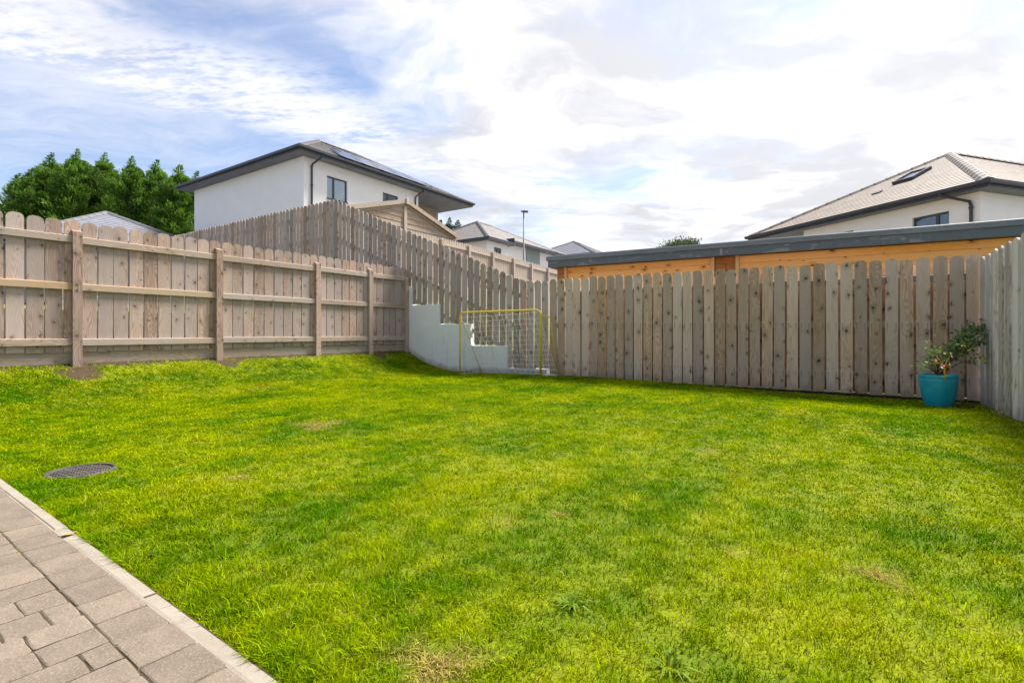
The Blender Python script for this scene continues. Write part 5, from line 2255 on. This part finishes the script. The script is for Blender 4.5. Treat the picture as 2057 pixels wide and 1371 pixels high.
def build_rose():
    base = Vector((POT_XY[0], POT_XY[1], PZ + 0.34))
    t = thing('rose_bush', 'leggy green rose bush growing out of the blue pot', 'shrub', base)
    g = np.random.default_rng(5)
    mb = MB()
    # target tips as photo directions at about the pot's distance
    tips = [(1870, 690, 5.85), (1850, 735, 5.8), (1862, 712, 6.0), (1905, 690, 5.95), (1940, 668, 6.0), (1965, 655, 6.0), (1985, 648, 6.0), (1975, 672, 5.9), (1950, 660, 6.05), (1930, 690, 5.9), (1978, 716, 5.8), (1898, 700, 6.0), (1955, 680, 5.85), (1885, 705, 5.8)]
    P, D, S, Wd, T = [], [], [], [], []
    Py, Dy, Sy, Wy = [], [], [], []
    for i, (px, py, Y) in enumerate(tips):
        e = PX(px, py, Y) - base
        s = Vector((g.uniform(-.05, .05), g.uniform(-.05, .05), 0.0))
        m = s.lerp(e, 0.5) + Vector((g.uniform(-.03, .03), g.uniform(-.03, .03), 0.03))
        pts = [s, s.lerp(m, 0.5) + Vector((0, 0, 0.012)), m, m.lerp(e, 0.55) + Vector((g.uniform(-.02, .02), 0, 0.012)), e]
        mb.tube(pts, [0.007, 0.006, 0.005, 0.004, 0.0025], 6)
        # leaflets along the outer half
        lst = 110 if px > 1930 and py < 700 else 36
        for k in range(lst):
            u = 0.45 + 0.6 * g.random()
            q = u * 4
            i0 = min(3, int(q))
            p = pts[i0].lerp(pts[min(4, i0 + 1)], min(1.1, q - i0))
            off = g.normal(size=3) * np.array([0.042, 0.042, 0.034])
            P.append(np.array(p) + off)
            d = g.normal(size=3) + off * 14 + np.array([0, 0, -0.25])
            D.append(d / np.linalg.norm(d))
            S.append(g.uniform(0.030, 0.055))
            Wd.append(g.uniform(0.011, 0.019))
            T.append(g.random())
    mb.build('stems', 'stem_green', t, smooth_=True)
    stuff(link('foliage', leaf_mesh('foliage', np.array(P), np.array(D), np.array(S), np.array(Wd), np.array(T), 'rose_leaf', g=g), t))
    for (px, py, Y) in ((1931, 691, 5.8), (1937, 700, 5.8), (1930, 698, 5.8), (1938, 692, 5.82), (1885, 702, 5.8), (1900, 712, 5.8), (1978, 722, 5.75), (1966, 714, 5.78), (1930, 710, 5.8), (1970, 715, 5.75)):
        for j in range(3):
            Py.append(np.array(PX(px, py, Y) - base) + g.normal(size=3) * 0.010)
            d = g.normal(size=3)
            Dy.append(d / np.linalg.norm(d))
            Sy.append(g.uniform(0.028, 0.045))
            Wy.append(g.uniform(0.011, 0.018))
    link('yellow_leaves', leaf_mesh('yellow_leaves', np.array(Py), np.array(Dy), np.array(Sy), np.array(Wy), np.zeros(len(Py)), 'leaf_yellow', g=g), t)


build_rose()


def build_pinwheels():
    """toy windmill on a yellow stick: five small whirls in a fan"""
    foot = PX(1899, 755, 5.82)
    foot.z = PZ + 0.33
    t = thing('toy_windmill', 'yellow stick with small coloured pinwheel flowers stuck in the blue pot', 'garden toy', foot)
    hub = PX(1897, 734, 5.66) - foot
    mb = MB()
    mb.tube([(0, 0, -0.08), tuple(hub)], 0.0075, 8)
    mb.build('stick', 'pin_yellow', t, smooth_=True)
    heads = [(1880, 715, 'pin_yellow', 'pin_red', 0.040), (1878, 726, 'pin_yellow', 'pin_white', 0.040), (1890, 735, 'pin_white', 'pin_white', 0.042), (1897, 736, 'pin_red', 'pin_red', 0.030), (1906, 733, 'pin_yellow', 'pin_white', 0.043), (1909, 713, 'pin_white', 'pin_red', 0.036)]
    for i, (px, py, ma, mb_, rr) in enumerate(heads):
        c = PX(px, py, 5.62) - foot
        w = link('pinwheel', None, t, c)
        w.rotation_euler = (R(78 + 8 * math.sin(i * 2.1)), R(14 * math.cos(i)), R(40 + 25 * math.sin(i * 1.7)))
        for k in range(4):
            m2 = MB()
            an = k * math.pi / 2 + i
            ca, sa = math.cos(an), math.sin(an)
            def rot(x, y, z):
                return (x * ca - y * sa, x * sa + y * ca, z)
            m2.v = [rot(0.003, 0, 0.002), rot(rr * .55, -rr * .32, 0.004), rot(rr * 1.05, -rr * .05, 0.010), rot(rr * .75, rr * .42, 0.014), rot(rr * .3, rr * .30, 0.010)]
            m2.f = [(0, 1, 2, 3, 4)]
            m2.build('petal', ma if k % 2 == 0 else mb_, w)
        m3 = MB()
        m3.lathe([(0.0005, 0.014), (0.005, 0.012), (0.005, 0.0)], 8)
        m3.build('hub', 'pin_red', w)
        m4 = MB()
        a0 = Vector((0, 0, 0))
        m4.tube([tuple(c), tuple(Vector(hub).lerp(c, 0.1))], 0.0025, 5)
        m4.build('spoke', 'pin_yellow', t)


build_pinwheels()


# ------------------------------------------------------------------ weeds and clumps
def blade_clump(mb, n, r0, hmin, hmax, w, rr, flat=0.6, rise=0.55):
    for k in range(n):
        an = rr.uniform(0, 2 * math.pi)
        L = rr.uniform(hmin, hmax)
        lean = rr.uniform(flat * 0.6, flat * 1.3)
        b = Vector((math.cos(an) * r0 * rr.random(), math.sin(an) * r0 * rr.random(), 0))
        d = Vector((math.cos(an), math.sin(an), 0))
        s = Vector((-d.y, d.x, 0)) * w * rr.uniform(.6, 1.2)
        p1 = b + d * L * 0.45 * lean + Vector((0, 0, L * rise))
        p2 = b + d * L * 0.95 * lean + Vector((0, 0, L * rise * (1.15 - 0.6 * rr.random())))
        i = len(mb.v)
        mb.v += [tuple(b - s * .6), tuple(b + s * .6), tuple(p1 + s), tuple(p1 - s), tuple(p2)]
        mb.f += [(i, i + 1, i + 2, i + 3), (i + 3, i + 2, i + 4)]


def weeds():
    rr = random.Random(77)
    spots = [(1148, 1218, 'leafy weed tuft with long strappy leaves in the middle foreground of the lawn', 26, 0.05, 0.09),
             (1312, 1086, 'dark rosette weed in the lawn right of the centre', 16, 0.035, 0.06),
             (1345, 1345, 'coarse grass tuft at the very bottom edge of the picture', 24, 0.05, 0.10),
             (95, 990, 'clover clump between the drain cover and the kerb', 40, 0.03, 0.055),
             (212, 1075, 'low clover clump at the kerb edge below the drain cover', 40, 0.03, 0.055),
             (285, 1125, 'tuft of long pale grass leaning out beside the kerb', 26, 0.05, 0.10),
             (1095, 968, 'pale rosette weed in the far middle of the lawn', 14, 0.04, 0.06)]
    for (px, py, lb, n, h0, h1) in spots:
        Y = F * CAMZ / (py - HZ)
        X = (px - 1028.5) / F * Y
        a, b = AB(X, Y)
        mb = MB()
        sp = 0.02 if n < 30 else 0.05
        blade_clump(mb, n, sp, h0 * 0.8, h1 * 0.85, 0.0036 if n < 30 else 0.005, rr, 1.0, 0.34)
        o = mb.build('weed_clump', 'weed_leaf', None, (X, Y, lawn_z(a, b)))
        tag(o, lb, 'weed', 'weeds in the lawn')
    # grass growing along the foot of the right fence
    for i, (a, lb) in enumerate(((6.75, 'dry grass tuft at the foot of the pale right fence, nearest the picture edge'), (7.15, 'dry grass tuft at the foot of the pale right fence, nearest the pot'))):
        mb = MB()
        blade_clump(mb, 26, 0.05, 0.06, 0.16, 0.003, rr, 0.8)
        b = B_RIGHT + 0.12
        o = mb.build('grass_tuft', 'dry_leaf' if i == 0 else 'weed_leaf', None, tuple(W(a, b, lawn_z(a, b))))
        tag(o, lb, 'grass tuft', 'grass tufts along the right fence')
    # arching leaf strands of a plant at the right fence
    p = W(6.1, B_RIGHT + 0.22, lawn_z(6.1, B_RIGHT + 0.22))
    t = thing('strap_leaf_plant', 'long arching strap leaves poking in at the right picture edge', 'plant', p)
    mb = MB()
    rr = random.Random(9)
    tips = [(2040, 696, 4.5), (2035, 733, 4.4), (2050, 715, 4.5), (2049, 705, 4.4)]
    for (px, py, Y) in tips:
        e = PX(px, py, Y) - p
        s = Vector((rr.uniform(-.03, .03), rr.uniform(-.03, .03), 0))
        top = s.lerp(e, 0.6) + Vector((0, 0, 0.16))
        n = 8
        for k in range(n):
            def bez(u):
                return s * (1 - u) ** 2 + top * 2 * u * (1 - u) + e * u ** 2
            a_, b_ = bez(k / n), bez((k + 1) / n)
            w0, w1 = 0.006 * (1 - k / n) + 0.001, 0.006 * (1 - (k + 1) / n) + 0.0008
            sd = Vector((NX, NY, 0.3)).normalized()
            mb.quad(a_ - sd * w0, a_ + sd * w0, b_ + sd * w1, b_ - sd * w1)
    mb.build('leaves', 'weed_leaf', t)
    # fallen leaf on the kerb
    Y = F * CAMZ / (1083 - HZ)
    X = (138 - 1028.5) / F * Y
    mb = MB()
    r2 = random.Random(6)
    n = 9
    mb.v.append((0, 0, 0.006))
    for k in range(n):
        an = 2 * math.pi * k / n
        q = 0.022 * (0.7 + 0.5 * (k % 2))
        mb.v.append((math.cos(an) * q * 1.3, math.sin(an) * q, r2.uniform(0.001, 0.012)))
    for k in range(n):
        mb.f.append((0, 1 + k, 1 + (k + 1) % n))
    o = mb.build('fallen_leaf', 'dry_leaf', None, (X, Y, 0.020))
    tag(o, 'small curled brown fallen leaf lying by the kerb', 'leaf')


weeds()
